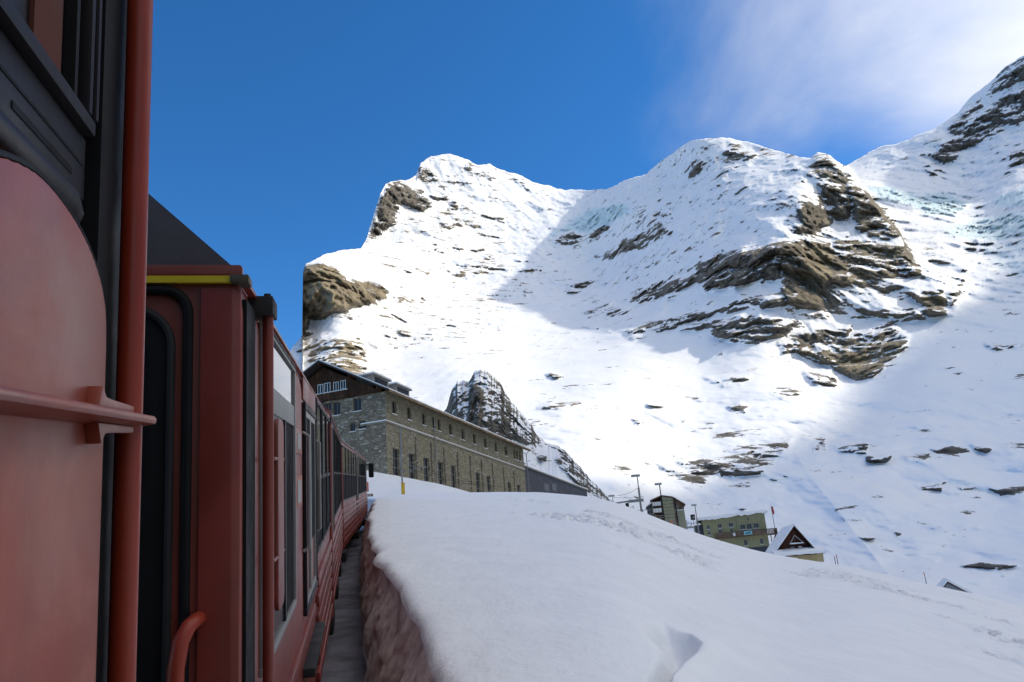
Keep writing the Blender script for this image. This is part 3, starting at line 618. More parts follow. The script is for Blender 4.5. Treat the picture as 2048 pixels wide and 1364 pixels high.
def build_near_car():
    up = np.cross(latA, dA)
    root = empty('train_car', frame(PATH[0], dA)); root.name = 'train_car'
    tag(root, 'nearest red train car with dark window band and protruding ledge at the left edge', 'train car', 'cars of the red train')
    def X(s): return s+1.5
    E_ = X(1.60); SP = 1.508
    MB().prism([(.075, -2.2), (.055, -2.0), (.055, 1.15), (.35, 1.45), (2.6, 1.45), (2.75, 1.15), (2.75, -2.2)], 'x', -2.5, E_).build('body', M_NAVY, root, bevel=.01)
    # red side panel with its rounded upper corner
    arc = [(.2, -.6), (.5, -.02), (.7, .18), (.8, .26), (.9, .315), (1.0, .351), (1.1, .372), (1.18, .376), (1.27, .367), (1.35, .350), (1.41, .328), (1.46, .298), (1.49, .265), (1.503, .23), (1.508, .184)]
    fine = []
    for i in range(len(arc)-1):
        p0, p1, p2, p3 = (np.array(arc[max(0, min(len(arc)-1, j))]) for j in (i-1, i, i+1, i+2))
        for tt in (0, .33, .67): fine.append(.5*(2*p1+(p2-p0)*tt+(2*p0-5*p1+4*p2-p3)*tt**2+(3*p1-p0-3*p2+p3)*tt**3))
    fine.append(np.array(arc[-1])); o = [(X(.2), -2.2), (X(SP), -2.2)]+[(X(q[0]), q[1]) for q in fine[::-1]]
    pn = MB(); pn.prism(o, 'y', 0.0, .05); p = pn.build('side_panel', M_REDP, root, bevel=.012)
    pts = [(X(q[0])+.004, .010, q[1]+.005) for q in fine]+[(X(SP)+.005, .010, -2.1)]
    MB().tube(pts, .006, 6).build('seal', M_BLACK, p, smooth=True)
    # ledge with hinge brackets
    L = MB(); L.prism([(-.048, .060), (-.050, .068), (-.046, .075), (.0, .086), (.0, .052)], 'x', -2.5, X(1.685)); lg = L.build('ledge', M_REDP, root, bevel=.003)
    for zz_, s_ in ((.080, 1), (.054, -1)):
        b = MB(); b.prism([(X(1.375), zz_), (X(1.395), zz_+.034*s_), (X(1.42), zz_+.017*s_), (X(1.46), zz_+.015*s_), (X(1.62), zz_+.012*s_), (X(1.62), zz_)], 'y', -.022, .002); hb_ = b.build('hinge_bracket', M_REDP, lg, bevel=.003)
    # sill bar, grooves and slot of the window band
    m = MB(); m.tube([(-2.5, .048, .420), (X(1.40), .048, .420), (X(1.455), .058, .415)], .026, 12); m.build('sill_bar', M_NAVY, root, smooth=True)
    MB().box(-2.5, X(1.50), .044, .06, .448, .560).build('sill_panel', M_NAVY, root, bevel=.004)
    MB().box(-2.5, X(1.485), .0425, .05, .506, .511).build('groove', M_BLACK, root)
    MB().box(X(1.152), X(1.42), .0425, .05, .471, .482).build('slot', M_BLACK, root)
    f = MB(); f.box(-2.5, X(1.49), .026, .06, .563, .590); f.box(X(1.44), X(1.46), .024, .06, .590, 1.2); f.box(X(1.475), X(1.492), .022, .06, .590, 1.2); f.build('window_frame', M_NAVY, root, bevel=.005)
    MB().box(-2.5, X(1.44), .050, .0545, .590, 1.2).build('pane', M_NAVY, root)
    MB().box(X(1.215), X(1.34), .042, .049, .592, 1.2).build('blind', M_CURT, root)
    for k, a in enumerate((1.372,)): MB().box(X(a), X(a+.016), .030, .049, .592, 1.2).build('window_channel', M_BLACK, root)
    # rounded door post at the car's end
    MB().tube([(X(1.652), -.006, -2.2), (X(1.652), -.006, 1.45)], .024, 28).build('door_post', M_ORANGE, root, smooth=True)
    MB().box(X(1.52), X(1.705), .0245, .35, -2.2, 1.45).build('end_wall', M_BLACK, root)
    return root
def build_second_car():
    Lc = float(np.linalg.norm(P2-P1))-.12
    root = empty('train_car', car_frame(P1, P2)); tag(root, 'second red train car showing its end door, yellow stripe and grey roof end', 'train car', 'cars of the red train')
    car_shell(root, Lc, ribs=(4.7, Lc-.05))
    # end wall
    MB().prism(rounded(-.004, 2.70, .672, .712, .01, 2), 'x', -.03, .0).build('fascia', M_RED, root, bevel=.004)
    MB().box(-.034, -.002, .035, 2.6, .648, .672).build('yellow_stripe', M_YEL, root)
    MB().box(-.05, .05, -.028, .035, .646, .674).build('gutter_end', M_RAILM, root, bevel=.006)
    # corner post, darker band, door seal and door
    MB().prism([(-.012, .004), (-.02, .03), (-.02, .135), (-.003, .135), (-.001, .0)], 'z', -2.1, .63).build('corner_post', M_RED, root, bevel=.004)
    sp = [(-.016, .175, -2.1), (-.016, .175, .545)]+[(-.016, .255-.08*math.cos(math.radians(a)), .545+.08*math.sin(math.radians(a))) for a in range(10, 91, 10)]+[(-.016, 1.4, .625)]
    MB().tube(sp, .017, 10).build('door_seal', M_BLACK, root, smooth=True)
    dr = MB(); dr.prism(rounded(.225, 2.44, -2.1, .565, .13, 10, (0, 0, 1, 1)), 'x', -.012, .0); dr = dr.build('end_door', M_BLACK, root, bevel=.006)
    sp = [(-.018, .228, -2.1), (-.018, .228, .43)]+[(-.018, .358-.13*math.cos(math.radians(a)), .43+.13*math.sin(math.radians(a))) for a in range(10, 91, 8)]+[(-.018, 1.3, .56)]
    MB().tube(sp, .014, 8).build('inner_seal', M_DARK, dr, smooth=True)
    MB().prism(rounded(.30, 2.4, -.1, .50, .11, 8), 'x', -.017, -.012).build('end_door_pane', M_GLASS, dr)
    MB().tube([(-.01, .130, -.475), (-.07, .130, -.472), (-.115, .142, -.48), (-.14, .160, -.52), (-.145, .172, -.60), (-.145, .190, -1.5)], [.024, .024, .024, .026, .026, .026], 12).build('handrail', M_ORANGE, root, smooth=True)
    # pipe with its bracket at the corner, black strip standing in for the shadow recess behind it
    MB().box(.03, .27, -.012, .004, -2.0, .60).build('corner_shade_strip', M_BLACK, root)
    pp = MB(); pp.tube([(.36, -.05, -1.75), (.36, -.05, .60)], .021, 14); pp = pp.build('corner_pipe', M_RED, root, smooth=True)
    MB().box(.27, .44, -.078, .02, .595, .665).build('pipe_bracket', M_DARK, pp, bevel=.008)
    MB().tube([(.34, -.05, .66), (.34, -.05, .685)], .014, 10).build('bracket_bolt', M_DARK, pp, smooth=True)
    # cab door: hopper pane above, tall dark pane below
    f = ring(.50, 2.18, -.80, .62, .035, -.022, 0); f.box(.535, 2.145, -.016, 0, .25, .37); f = f.build('cab_window', M_STEEL, root, bevel=.004)
    MB().box(.535, 2.145, -.009, -.003, .37, .585).build('upper_pane', M_GLASS, f); MB().box(.535, 1.46, -.009, -.003, -.765, .25).build('lower_pane', M_PANE, f); MB().box(1.52, 2.145, -.006, -.002, -.765, .25).build('open_sash', M_INT, f)
    MB().box(1.46, 1.52, -.02, -.004, -.765, .25).build('mullion', M_NAVY, f); MB().box(.5, 2.18, -.024, -.01, .600, .612).build('hopper_rail', M_BLACK, f)
    # long grab handle with its brackets
    h = MB(); h.prism(rounded(.60, .86, -.58, .21, .06, 8), 'y', -.066, -.045); h = h.build('grab_handle', M_RED, root, bevel=.006)
    for z in (.04, -.36): MB().tube([(.45, -.058, z), (.9, -.058, z), (.98, -.0, z)], .008, 8).build('handle_bracket', M_RED, h, smooth=True)
    for z0, z1 in ((.09, .25), (-.255, -.05)):
        q = MB().box(2.26, 2.83, -.014, .0, z0, z1).build('notice_plate', M_REDP, root, bevel=.004)
        MB().box(2.4, 2.7, -.017, -.0142, z0+.03, z1-.03).build('plate_label', M_GREY, q)
    # panel lines above the door, twin doors, windows
    MB().box(3.05, 4.75, -.012, 0, .49, .66).build('door_header', M_RED, root, bevel=.004)
    car_door(root, 3.08, 4.60, -1.03, .47, 2)
    for a in (3.03, 4.66): MB().tube([(a, -.005, .25), (a, -.05, .22), (a, -.05, -.55), (a, -.005, -.58)], .012, 8).build('door_handrail', M_GREY, root, smooth=True)
    for k in range(3): 
        a = 4.84+k*1.22; car_window(root, a, a+1.14, -.78, -.10, .64)
    MB().box(3.0, 4.7, -.08, .01, -1.42, -1.36).build('footboard', M_DARK, root, bevel=.006)
    MB().box(.5, 4.2, -.03, .004, -1.20, -1.12).build('rub_rail', M_RED, root, bevel=.006); MB().box(.5, 2.2, -.03, .004, -1.52, -1.44).build('rub_rail', M_RED, root, bevel=.006)
    return root
def build_plain_car(P, Q, label, plan, gap=.14):
    Lc = float(np.linalg.norm(Q-P))-gap
    root = empty('train_car', car_frame(P, Q)); tag(root, label, 'train car', 'cars of the red train')
    car_shell(root, Lc, ribs=(.15, Lc-.1), sh=.82)
    x = .35
    for kind, wdt in plan:
        if kind == 'w': car_window(root, x, x+wdt-.08, -.80, -.08, .68)
        elif kind == 'd': car_door(root, x, x+wdt-.1, -1.5, .70, 2)
        x += wdt
    MB().tube([(.06, -.012, -2.0), (.06, -.012, .6)], .03, 10).build('corner_post', M_RED, root, smooth=True)
    for k in range(3):
        a = 1.5+k*(Lc-3)/2; MB().box(a-.5, a+.5, -.005, .3, -2.42, -2.16).build('equipment_box', M_DARK, root, bevel=.02)
    return root, Lc
build_near_car(); build_second_car()
LC = float(np.linalg.norm(P3-P2)); LD = float(np.linalg.norm(P4-P3))
build_plain_car(P2, P3, 'third red train car with tall twin-row windows, just before the bend', [('d', 1.3)]+[('w', (LC-2.2)/6)]*6)
rootD, lD = build_plain_car(P3, P4, 'farthest red train car with a black mirror at its front end', [('w', 1.62)]*5+[('d', 1.35)]+[('w', (LD-10.5)/6)]*6, 0)
m = MB(); m.prism(rounded(-.13, .13, -.36, .36, .07, 5), 'x', 0, .09); mi = m.build('mirror', M_BLACK, rootD, bevel=.01); mi.location = (lD-.1, -.24, .22)
MB().tube([(lD-.06, .05, .55), (lD-.06, -.2, .45)], .02, 8).build('mirror_arm', M_BLACK, rootD, smooth=True)
MB().box(lD-.02, lD+.03, -.09, -.01, -.85, -.35).build('marker_lamp', M_MARK, rootD, bevel=.01)

# low slatted barrier past the train's front
Bp = at_depth(738, 1014, 47.0); br = empty('slatted_barrier', frame(Bp, (1, .05, 0)))
tag(br, 'low brown slatted barrier beside the front of the train', 'barrier')
for k in range(7): MB().box(-.26+k*.075, -.205+k*.075, 0, .03, -.1, .78).build('slat', M_BROWN, br)
MB().box(-.27, .27, .03, .06, .12, .2).build('rail', M_BROWN, br); MB().box(-.27, .27, .03, .06, .55, .63).build('rail', M_BROWN, br)
MB().box(-.22, -.14, .06, .13, -1.2, .7).build('post', M_BROWN, br); MB().box(.14, .22, .06, .13, -1.2, .7).build('post', M_BROWN, br)

# ------------------------------------------------------------------ buildings: helpers
class Facade:
    """vertical wall plane; pixel -> local (x, z)"""
    def __init__(s, M): s.M = M; s.O = np.array(M.translation); s.X = np.array(M.col[0][:3]); s.Y = np.array(M.col[1][:3]); s.Z = np.array(M.col[2][:3])
    def xz(s, u, v, y=0.0):
        r = ray(u, v); t = ((s.O+s.Y*y)@s.Y)/(r@s.Y); p = r*t-s.O; return float(p@s.X), float(p@s.Z)
    def yz(s, u, v, x=0.0):
        r = ray(u, v); t = ((s.O+s.X*x)@s.X)/(r@s.X); p = r*t-s.O; return float(p@s.Y), float(p@s.Z)
def holed_wall(rects, x0, x1, z0, z1, thick, put):
    """rectangular wall with openings; put(x, y, z) maps to local coordinates; y=0 is the outer face"""
    m = MB(); xs = sorted({x0, x1, *[min(max(q, x0), x1) for r in rects for q in r[:2]]}); zs = sorted({z0, z1, *[min(max(q, z0), z1) for r in rects for q in r[2:]]})
    def inside(x, z): return any(a < x < b and c < z < d for a, b, c, d in rects)
    for i in range(len(xs)-1):
        for j in range(len(zs)-1):
            if xs[i+1]-xs[i] < 1e-4 or zs[j+1]-zs[j] < 1e-4 or inside((xs[i]+xs[i+1])/2, (zs[j]+zs[j+1])/2): continue
            m.add([put(xs[i], 0, zs[j]), put(xs[i+1], 0, zs[j]), put(xs[i+1], 0, zs[j+1]), put(xs[i], 0, zs[j+1])], [(0, 1, 2, 3)])
    for a, b, c, d in rects:
        for p, q in (((a, c), (b, c)), ((b, c), (b, d)), ((b, d), (a, d)), ((a, d), (a, c))):
            m.add([put(p[0], 0, p[1]), put(q[0], 0, q[1]), put(q[0], thick, q[1]), put(p[0], thick, p[1])], [(0, 1, 2, 3)])
    return m
def add_box(m, put, x0, x1, y0, y1, z0, z1):
    c = [(x0,y0,z0),(x1,y0,z0),(x1,y1,z0),(x0,y1,z0),(x0,y0,z1),(x1,y0,z1),(x1,y1,z1),(x0,y1,z1)]
    return m.add([put(*q) for q in c], [(0,3,2,1),(4,5,6,7),(0,1,5,4),(1,2,6,5),(2,3,7,6),(3,0,4,7)])
def window(root, put, r, fm, rec=.16, bars=1, cross=0, sill=True, name='window', snow=True, fw=.07):
    a, b, c, d = r; m = MB()
    add_box(m, put, a, b, rec, rec+.06, d-fw, d); add_box(m, put, a, b, rec, rec+.06, c, c+fw); add_box(m, put, a, a+fw, rec, rec+.06, c+fw, d-fw); add_box(m, put, b-fw, b, rec, rec+.06, c+fw, d-fw)
    for k in range(1, bars+1):
        x = a+(b-a)*k/(bars+1); add_box(m, put, x-fw*.5, x+fw*.5, rec+.005, rec+.055, c+fw, d-fw)
    for k in range(1, cross+1):
        z = c+(d-c)*k/(cross+1); add_box(m, put, a+fw, b-fw, rec+.01, rec+.05, z-fw*.45, z+fw*.45)
    f = m.build(name, fm, root)
    add_box(MB(), put, a+fw*.5, b-fw*.5, rec+.03, rec+.04, c+fw*.5, d-fw*.5).build('pane', M_PANE, f)
    if sill:
        sl = add_box(MB(), put, a-.08, b+.08, -.09, rec, c-.13, c-.003).build('sill', M_STONE2, f)
        if snow: add_box(MB(), put, a-.05, b+.05, -.085, rec-.02, c-.002, c+.10).build('sill_snow', M_SNOW, f, bevel=.03)
    return f
def stone_material(name, base, dark, light, sc=(1.6, 1.6, 4.2), moss=None):
    s = NT(name); p = s.coord('Object', sc); wv = s.noise(s.coord('Object'), 1.5, 3, .5, 0, 1)
    mixv = s.n('VectorMath', operation='ADD'); s.t.links.new(p, mixv.inputs[0]); sc_ = s.n('VectorMath', operation='SCALE'); s.t.links.new(wv, sc_.inputs[0]); sc_.inputs[3].default_value = .9; s.t.links.new(sc_.outputs[0], mixv.inputs[1])
    v = s.n('TexVoronoi'); s.put(v, 'Vector', mixv.outputs[0]); s.put(v, 'Scale', 1.0); s.put(v, 'Randomness', .95)
    e = s.n('TexVoronoi', feature='DISTANCE_TO_EDGE'); s.put(e, 'Vector', mixv.outputs[0]); s.put(e, 'Scale', 1.0); s.put(e, 'Randomness', .95)
    sep = s.n('SeparateColor'); s.t.links.new(v.outputs['Color'], sep.inputs[0])
    n = s.noise(s.coord('Object'), .35, 6, .6); f = s.noise(s.coord('Object'), 7, 5, .6)
    c = s.mix(sep.outputs[0], dark, base); c = s.mix(s.ramp(sep.outputs[1], .72, .95), c, light)
    if moss: c = s.mix(s.math('MULTIPLY', s.ramp(n, .38, .68), .65), c, moss)
    joint = s.ramp(e.outputs['Distance'], .02, .11)
    c = s.mix(joint, tuple(q*.42 for q in base), c)
    # rime caught on the stones' upper edges
    c = s.mix(s.math('MULTIPLY', s.ramp(s.noise(s.coord('Object', (1, 1, 2.2)), 3.1, 6, .7), .62, .72), .45), c, (.60, .60, .60))
    h = s.math('ADD', s.math('MULTIPLY', joint, 1.0), s.math('ADD', s.math('MULTIPLY', sep.outputs[2], .8), s.math('MULTIPLY', f, .5)))
    return s.set(color=c, rough=.85, spec=.2, normal=s.bump(h, .8, .06))
M_STONE = stone_material('rubble_stone', (.35, .315, .225), (.20, .175, .125), (.44, .41, .33), moss=(.285, .265, .155))
M_STONEG = stone_material('grey_rubble_stone', (.33, .285, .215), (.18, .155, .12), (.43, .39, .33), sc=(1.5, 1.5, 4.0))
M_STONE2 = paint('cut_stone', (.27, .25, .20), .8, .2, .25, 3)
def wood_material(name, c1, c2, axis=(6, 6, .5)):
    s = NT(name); n = s.noise(s.coord('Object', axis), 1, 6, .65); g = s.noise(s.coord('Object'), .6, 4)
    return s.set(color=s.mix(s.ramp(n, .3, .7), c1, s.mix(s.ramp(g, .4, .65), c2, tuple(q*1.8 for q in c2))), rough=.75, spec=.2, normal=s.bump(n, .4, .02))
M_WOOD = wood_material('dark_weathered_wood', (.022, .012, .008), (.075, .035, .018))
M_WOODL = wood_material('soffit_wood', (.13, .09, .055), (.24, .18, .11), (1, 6, 6))
M_ROOFD = paint('dark_roof', (.05, .042, .04), .7, .3, .2)
M_SLATE = paint('blue_grey_cladding', (.055, .06, .075), .6, .3, .15, .8)
M_CONC = paint('concrete', (.30, .29, .27), .8, .2, .25, 1.2)

# ------------------------------------------------------------------ stone depot
def build_depot():
    az = math.radians(18.9); P = at_depth(770, 780, 100.0)
    M = frame(P, (math.sin(az), math.cos(az), 0)); F = Facade(M)
    root = empty('stone_depot', M); tag(root, 'long olive grey stone railway building with dark wooden gable and rows of windows', 'building')
    c5 = lambda x, y: (580+x*.32227, 700+y*.32227)
    put = lambda x, y, z: (x, y, z)                    # facade: outer face y=0, wall goes to +y
    putg = lambda x, y, z: (y, x, z)                   # gable end: outer face x=0
    LF = F.xz(*c5(1447, 640))[0]; ZB = -15.0
    zs = F.xz(*c5(592, 440))[1]
    rects = []; up = []
    H = 1.75
    for cx, wd in ((646,.95),(740,.95),(830,.95),(893,.8),(926,.8),(997,.95),(1073,.95),(1145,.95),(1213,.95),(1279,.95),(1341,.95),(1394,.75),(1411,.75),(1429,.75)):
        x = F.xz(*c5(cx, 245+(cx-600)*.42+80))[0]; up.append((x-wd/2-.1, x+wd/2+.1, -2.75, -.95))
    # keep them from touching
    up.sort(); 
    for i in range(len(up)-1):
        if up[i][1] > up[i+1][0]-.12: mid = (up[i][1]+up[i+1][0])/2; up[i] = (up[i][0], mid-.08, *up[i][2:]); up[i+1] = (mid+.08, *up[i+1][1:])
    low = []
    for cx, cy in ((657,615),(755,650),(845,675),(933,700),(1013,730),(1165,770),(1232,795),(1362,840),(1420,857)):
        x, z = F.xz(*c5(cx, cy)); low.append((x-.85, x+.85, -10.6, -7.1))
    rects = up+low
    w_ = holed_wall(rects, 0, LF, ZB, 0, .35, put).build('front_wall', M_STONE, root)
    for r in up: window(root, put, r, M_WOODL, .2, 1, 0)
    for r in low: window(root, put, r, M_STEEL, .25, 1, 2, snow=True)
    # string course capped with snow, buttress strips between the tall windows
    MB().box(-.12, LF+.1, -.13, .0, zs-.16, zs+.06).build('string_course', M_STONE2, root); MB().box(-.10, LF+.08, -.12, -.002, zs+.062, zs+.16).build('course_snow', M_SNOW, root)
    MB().box(-.125, -.003, .0, 3.6, zs-.16, zs+.06).build('string_course', M_STONE2, root); MB().box(-.12, -.004, .0, 3.5, zs+.062, zs+.2).build('course_snow', M_SNOW, root)
    for cx in (690,783,880,958,1040,1118,1187,1253,1320,1383):
        x = F.xz(*c5(cx, 700))[0]; m = MB(); rr = random.Random(cx)
        for k in range(22):
            z = ZB+k*(zs-.9-ZB)/22; e = rr.uniform(-.06, .06); m.box(x-.2+e, x+.2+e+rr.uniform(-.04, .06), -.22+rr.uniform(0, .09), -.003, z, z+(zs-.9-ZB)/22)
        m.build('buttress', M_STONEG, root)
    for cx, nm in ((895, .0), (1455, .0)):
        x = F.xz(*c5(cx, 600))[0]; m = MB(); m.tube([(x, -.95, -.15), (x, -.75, -.45), (x, -.22, -1.0), (x, -.2, ZB)], .075, 8); m.build('downpipe', M_GREY, root, smooth=True)
    # gable end
    ya, za = F.yz(*c5(217, 97)); yl, zl = F.yz(*c5(207, 335))
    WD = 2*ya; zw = -.15
    gr = []
    for a, b, c, d in ((213,256,345,418),(268,311,335,412),(394,441,305,386),(372,404,462,512),(428,468,450,497)):
        y0, z0 = F.yz(*c5(a, d)); y1, z1 = F.yz(*c5(b, c)); yA, yB = sorted((y0, y1)); gr.append((yA, yB, z0, z0+(1.75 if d < 430 else 1.15)))
    holed_wall(gr, 0, WD, ZB, zw, .35, putg).build('end_wall', M_STONEG, root)
    for r in gr: window(root, putg, r, M_WOODL if r[3] > -4 else M_WHITE, .2, 1, 0)
    holed_wall([], 0, LF, ZB, zw, .3, lambda x, y, z: (x, WD-y, z)).build('rear_wall', M_STONE, root); holed_wall([], 0, WD, ZB, zw, .3, lambda x, y, z: (LF-y, x, z)).build('end_wall', M_STONEG, root)
    # wooden gable: boards, windows with white frames
    slope = (za-0)/ya
    gw = []
    for a, b, c, d in ((170,206,205,278),(213,250,195,268),(268,302,190,258),(312,346,180,246)):
        y0, z0 = F.yz(*c5(a, d), -.25); y1, z1 = F.yz(*c5(b, c), -.25); yA, yB = sorted((y0, y1)); gw.append((yA, yB, z0, z1-.1))
    y = .05; bw = .24; n = 0
    while y < WD-.05:
        t = min(y, WD-y); h = t*slope-.2+bw*.5*slope
        if h > .1:
            j = random.uniform(0, .03)
            segs = [(zw-.02, zw+h)]
            for a, b, c, d in gw:
                if a-bw < y < b: segs = [q for s0, s1 in segs for q in (((s0, min(c, s1)), (max(d, s0), s1)) if c < s1 and d > s0 else ((s0, s1),)) if q[1]-q[0] > .05]
            for s0, s1 in segs: MB().box(-.25-j, -.16, y, y+bw-.02, s0, s1).build('gable_board', M_WOOD, root)
        y += bw
    for r in gw: window(root, lambda x, y, z: (y-.25, x, z), r, M_WHITE, .0, 1, 0, sill=False, fw=.085)
    # balcony apron below the gable windows
    y0 = min(q[0] for q in gw)-.3; y1 = max(q[1] for q in gw)+2.4
    MB().box(-.4, -.252, y0, y1, zw+.0, zw+1.0).build('board_apron', M_WOOD, root); MB().box(-.42, -.25, y0, y1, zw+1.001, zw+1.08).build('apron_snow', M_SNOW, root)
    # roof: two slabs with deep eaves, rafters, thin snow
    ov, oe, th = 1.35, 1.6, .22
    for side in (0, 1):
        f = (lambda q: q) if side == 0 else (lambda q: WD-q)
        pr_ = [(f(-ov), -ov*slope+.12), (f(ya), ya*slope+.12), (f(ya), ya*slope+.12+th), (f(-ov), -ov*slope+.12+th)]
        rf = MB().prism(pr_, 'x', -oe, LF+1.0).build('roof', M_ROOFD, root)
        sn = [(f(-ov-.04), -ov*slope+.124+th), (f(ya), ya*slope+.124+th), (f(ya), ya*slope+.3+th), (f(-ov-.04), -ov*slope+.26+th)]
        MB().prism(sn, 'x', -oe+.05, LF+.95).build('roof_snow', M_SNOW, rf)
        # light fascia and soffit boards at the eaves
        e = [(f(-ov-.03), -ov*slope+.05), (f(-ov+.0), -ov*slope+.05), (f(-ov+.0), -ov*slope+.33), (f(-ov-.03), -ov*slope+.33)]
        MB().prism(e, 'x', -oe+.1, LF+.9).build('eaves_fascia', M_WOODL, rf)
        if side == 0:
            for k in range(26):
                x = .3+k*(LF-.4)/25
                MB().prism([(-ov+.02, -ov*slope-.07), (.0, -.12), (.0, .06), (-ov+.02, -ov*slope+.10)], 'x', x, x+.16).build('rafter', M_WOODL, root)
    for k, yy in enumerate((ya, ya*.5, ya*1.5, .35)):
        MB().box(-oe+.1, -.2, yy-.09, yy+.09, min(yy, WD-yy)*slope-.25, min(yy, WD-yy)*slope+.09).build('purlin', M_WOOD, root)
    # roof boxes
    for cx, wx in ((655, 4.2), (790, 4.0)):
        x, _ = F.xz(*c5(cx, 300)); y = 3.2; z = y*slope+.1
        d = MB().box(x, x+wx, y, y+2.6, z-.6, z+1.35).build('dormer', M_CONC, root); MB().box(x-.3, x+wx+.3, y-.35, y+2.7, z+1.352, z+1.5).build('dormer_roof', M_STEEL, d); MB().box(x-.28, x+wx+.28, y-.33, y+2.7, z+1.502, z+1.75).build('dormer_snow', M_SNOW, d, bevel=.08)
        MB().box(x+.4, x+wx-.4, y-.03, y-.002, z+.35, z+1.2).build('dormer_pane', M_PANE, d)
    # low blue-grey shed continuing the front
    r2 = empty('grey_shed', Matrix.Translation(M@Vector((LF+.3, .6, 0)))@M.to_3x3().to_4x4()); tag(r2, 'low dark blue grey shed attached to the far end of the stone building', 'shed')
    F2 = Facade(r2.matrix_world); x0, z0 = F2.xz(*c5(1462, 728)); x1, z1 = F2.xz(*c5(1842, 872))
    m = MB(); m.add([(0,0,-16),(x1,0,-16),(x1,0,z1),(0,0,z0),(0,5,-16),(x1,5,-16),(x1,5,z1),(0,5,z0)], [(0,1,2,3),(1,5,6,2),(5,4,7,6),(4,0,3,7)]); m.build('wall', M_SLATE, r2)
    m = MB(); m.add([(-.1,-.3,z0+.003),(x1+.3,-.3,z1+.003),(x1+.3,5.2,z1+.003),(-.1,5.2,z0+.003),(-.1,-.3,z0+.2),(x1+.3,-.3,z1+.2),(x1+.3,5.2,z1+.2),(-.1,5.2,z0+.2)], [(0,3,2,1),(4,5,6,7),(0,1,5,4),(1,2,6,5),(2,3,7,6),(3,0,4,7)]); rf = m.build('roof', M_CONC, r2)
    m = MB(); m.add([(-.1,-.32,z0+.203),(x1+.3,-.32,z1+.203),(x1+.3,5.2,z1+.203),(-.1,5.2,z0+.203),(-.1,-.32,z0+.36),(x1+.3,-.32,z1+.36),(x1+.3,5.2,z1+.36),(-.1,5.2,z0+.36)], [(0,3,2,1),(4,5,6,7),(0,1,5,4),(1,2,6,5),(2,3,7,6),(3,0,4,7)]); m.build('roof_snow', M_SNOW, rf)
    for a, b in ((1578, 1606), (1626, 1652)):
        xa, za_ = F2.xz(*c5(a, 862)); xb, zb_ = F2.xz(*c5(b, 842)); w2 = MB().box(xa, xb, -.03, -.003, za_-.3, za_+1.0).build('window', M_PANE, r2); MB().box(xa-.1, xb+.1, -.06, -.031, za_+1.0, za_+1.1).build('lintel', M_STEEL, w2)
    # concrete hut behind the end of the roof
    P3 = at_depth(*c5(1420, 612), 205.0); r3 = empty('concrete_hut', frame(P3, M.col[0][:3])); tag(r3, 'small flat roofed concrete hut with snow cap behind the building end', 'hut')
    F3 = Facade(r3.matrix_world); xb, zb_ = F3.xz(*c5(1530, 578)); xb = max(xb, 4); zb_ = zb_+1.2
    MB().box(.6, xb-.8, 0, 3.0, -5, zb_-1.0).build('wall', M_CONC, r3); MB().box(0, xb, -1.0, 3.4, zb_-.997, zb_-.5).build('roof', M_CONC, r3); MB().box(.05, xb-.05, -.95, 3.4, zb_-.497, zb_+.25).build('roof_snow', M_SNOW, r3, bevel=.15)
    MB().box(1.4, 2.3, -.04, -.002, -1.8, zb_-1.4).build('door', M_SLATE, r3)
    return F
DEPOT = build_depot()

# snow slope that climbs to the foot of the stone building
def build_snow_slope():
    us = np.linspace(640, 960, 90); top = np.interp(us, [640,735,780,870,925,960], [925,940,950,966,980,990])
    rows = np.linspace(0, 1, 40); U = np.repeat(us[None], 40, 0); V = top[None]+(1030-top[None])*rows[:, None]
    D = 92-(rows[:, None]*38)+np.zeros_like(U); Rv = ray(U, V); P = Rv*D[..., None]
    P = np.concatenate([ (P[0]+np.array([2., 10, -4]))[None], P], 0)
    P[..., 2] += fbm(P[..., 0]/4., P[..., 1]/6., P[..., 2]*0, 3)*.15
    o = grid_mesh('snow_drift', P, M_SNOW, flip=True); tag(o, 'snow slope rising to the foot of the stone building', kind='structure')
build_snow_slope()

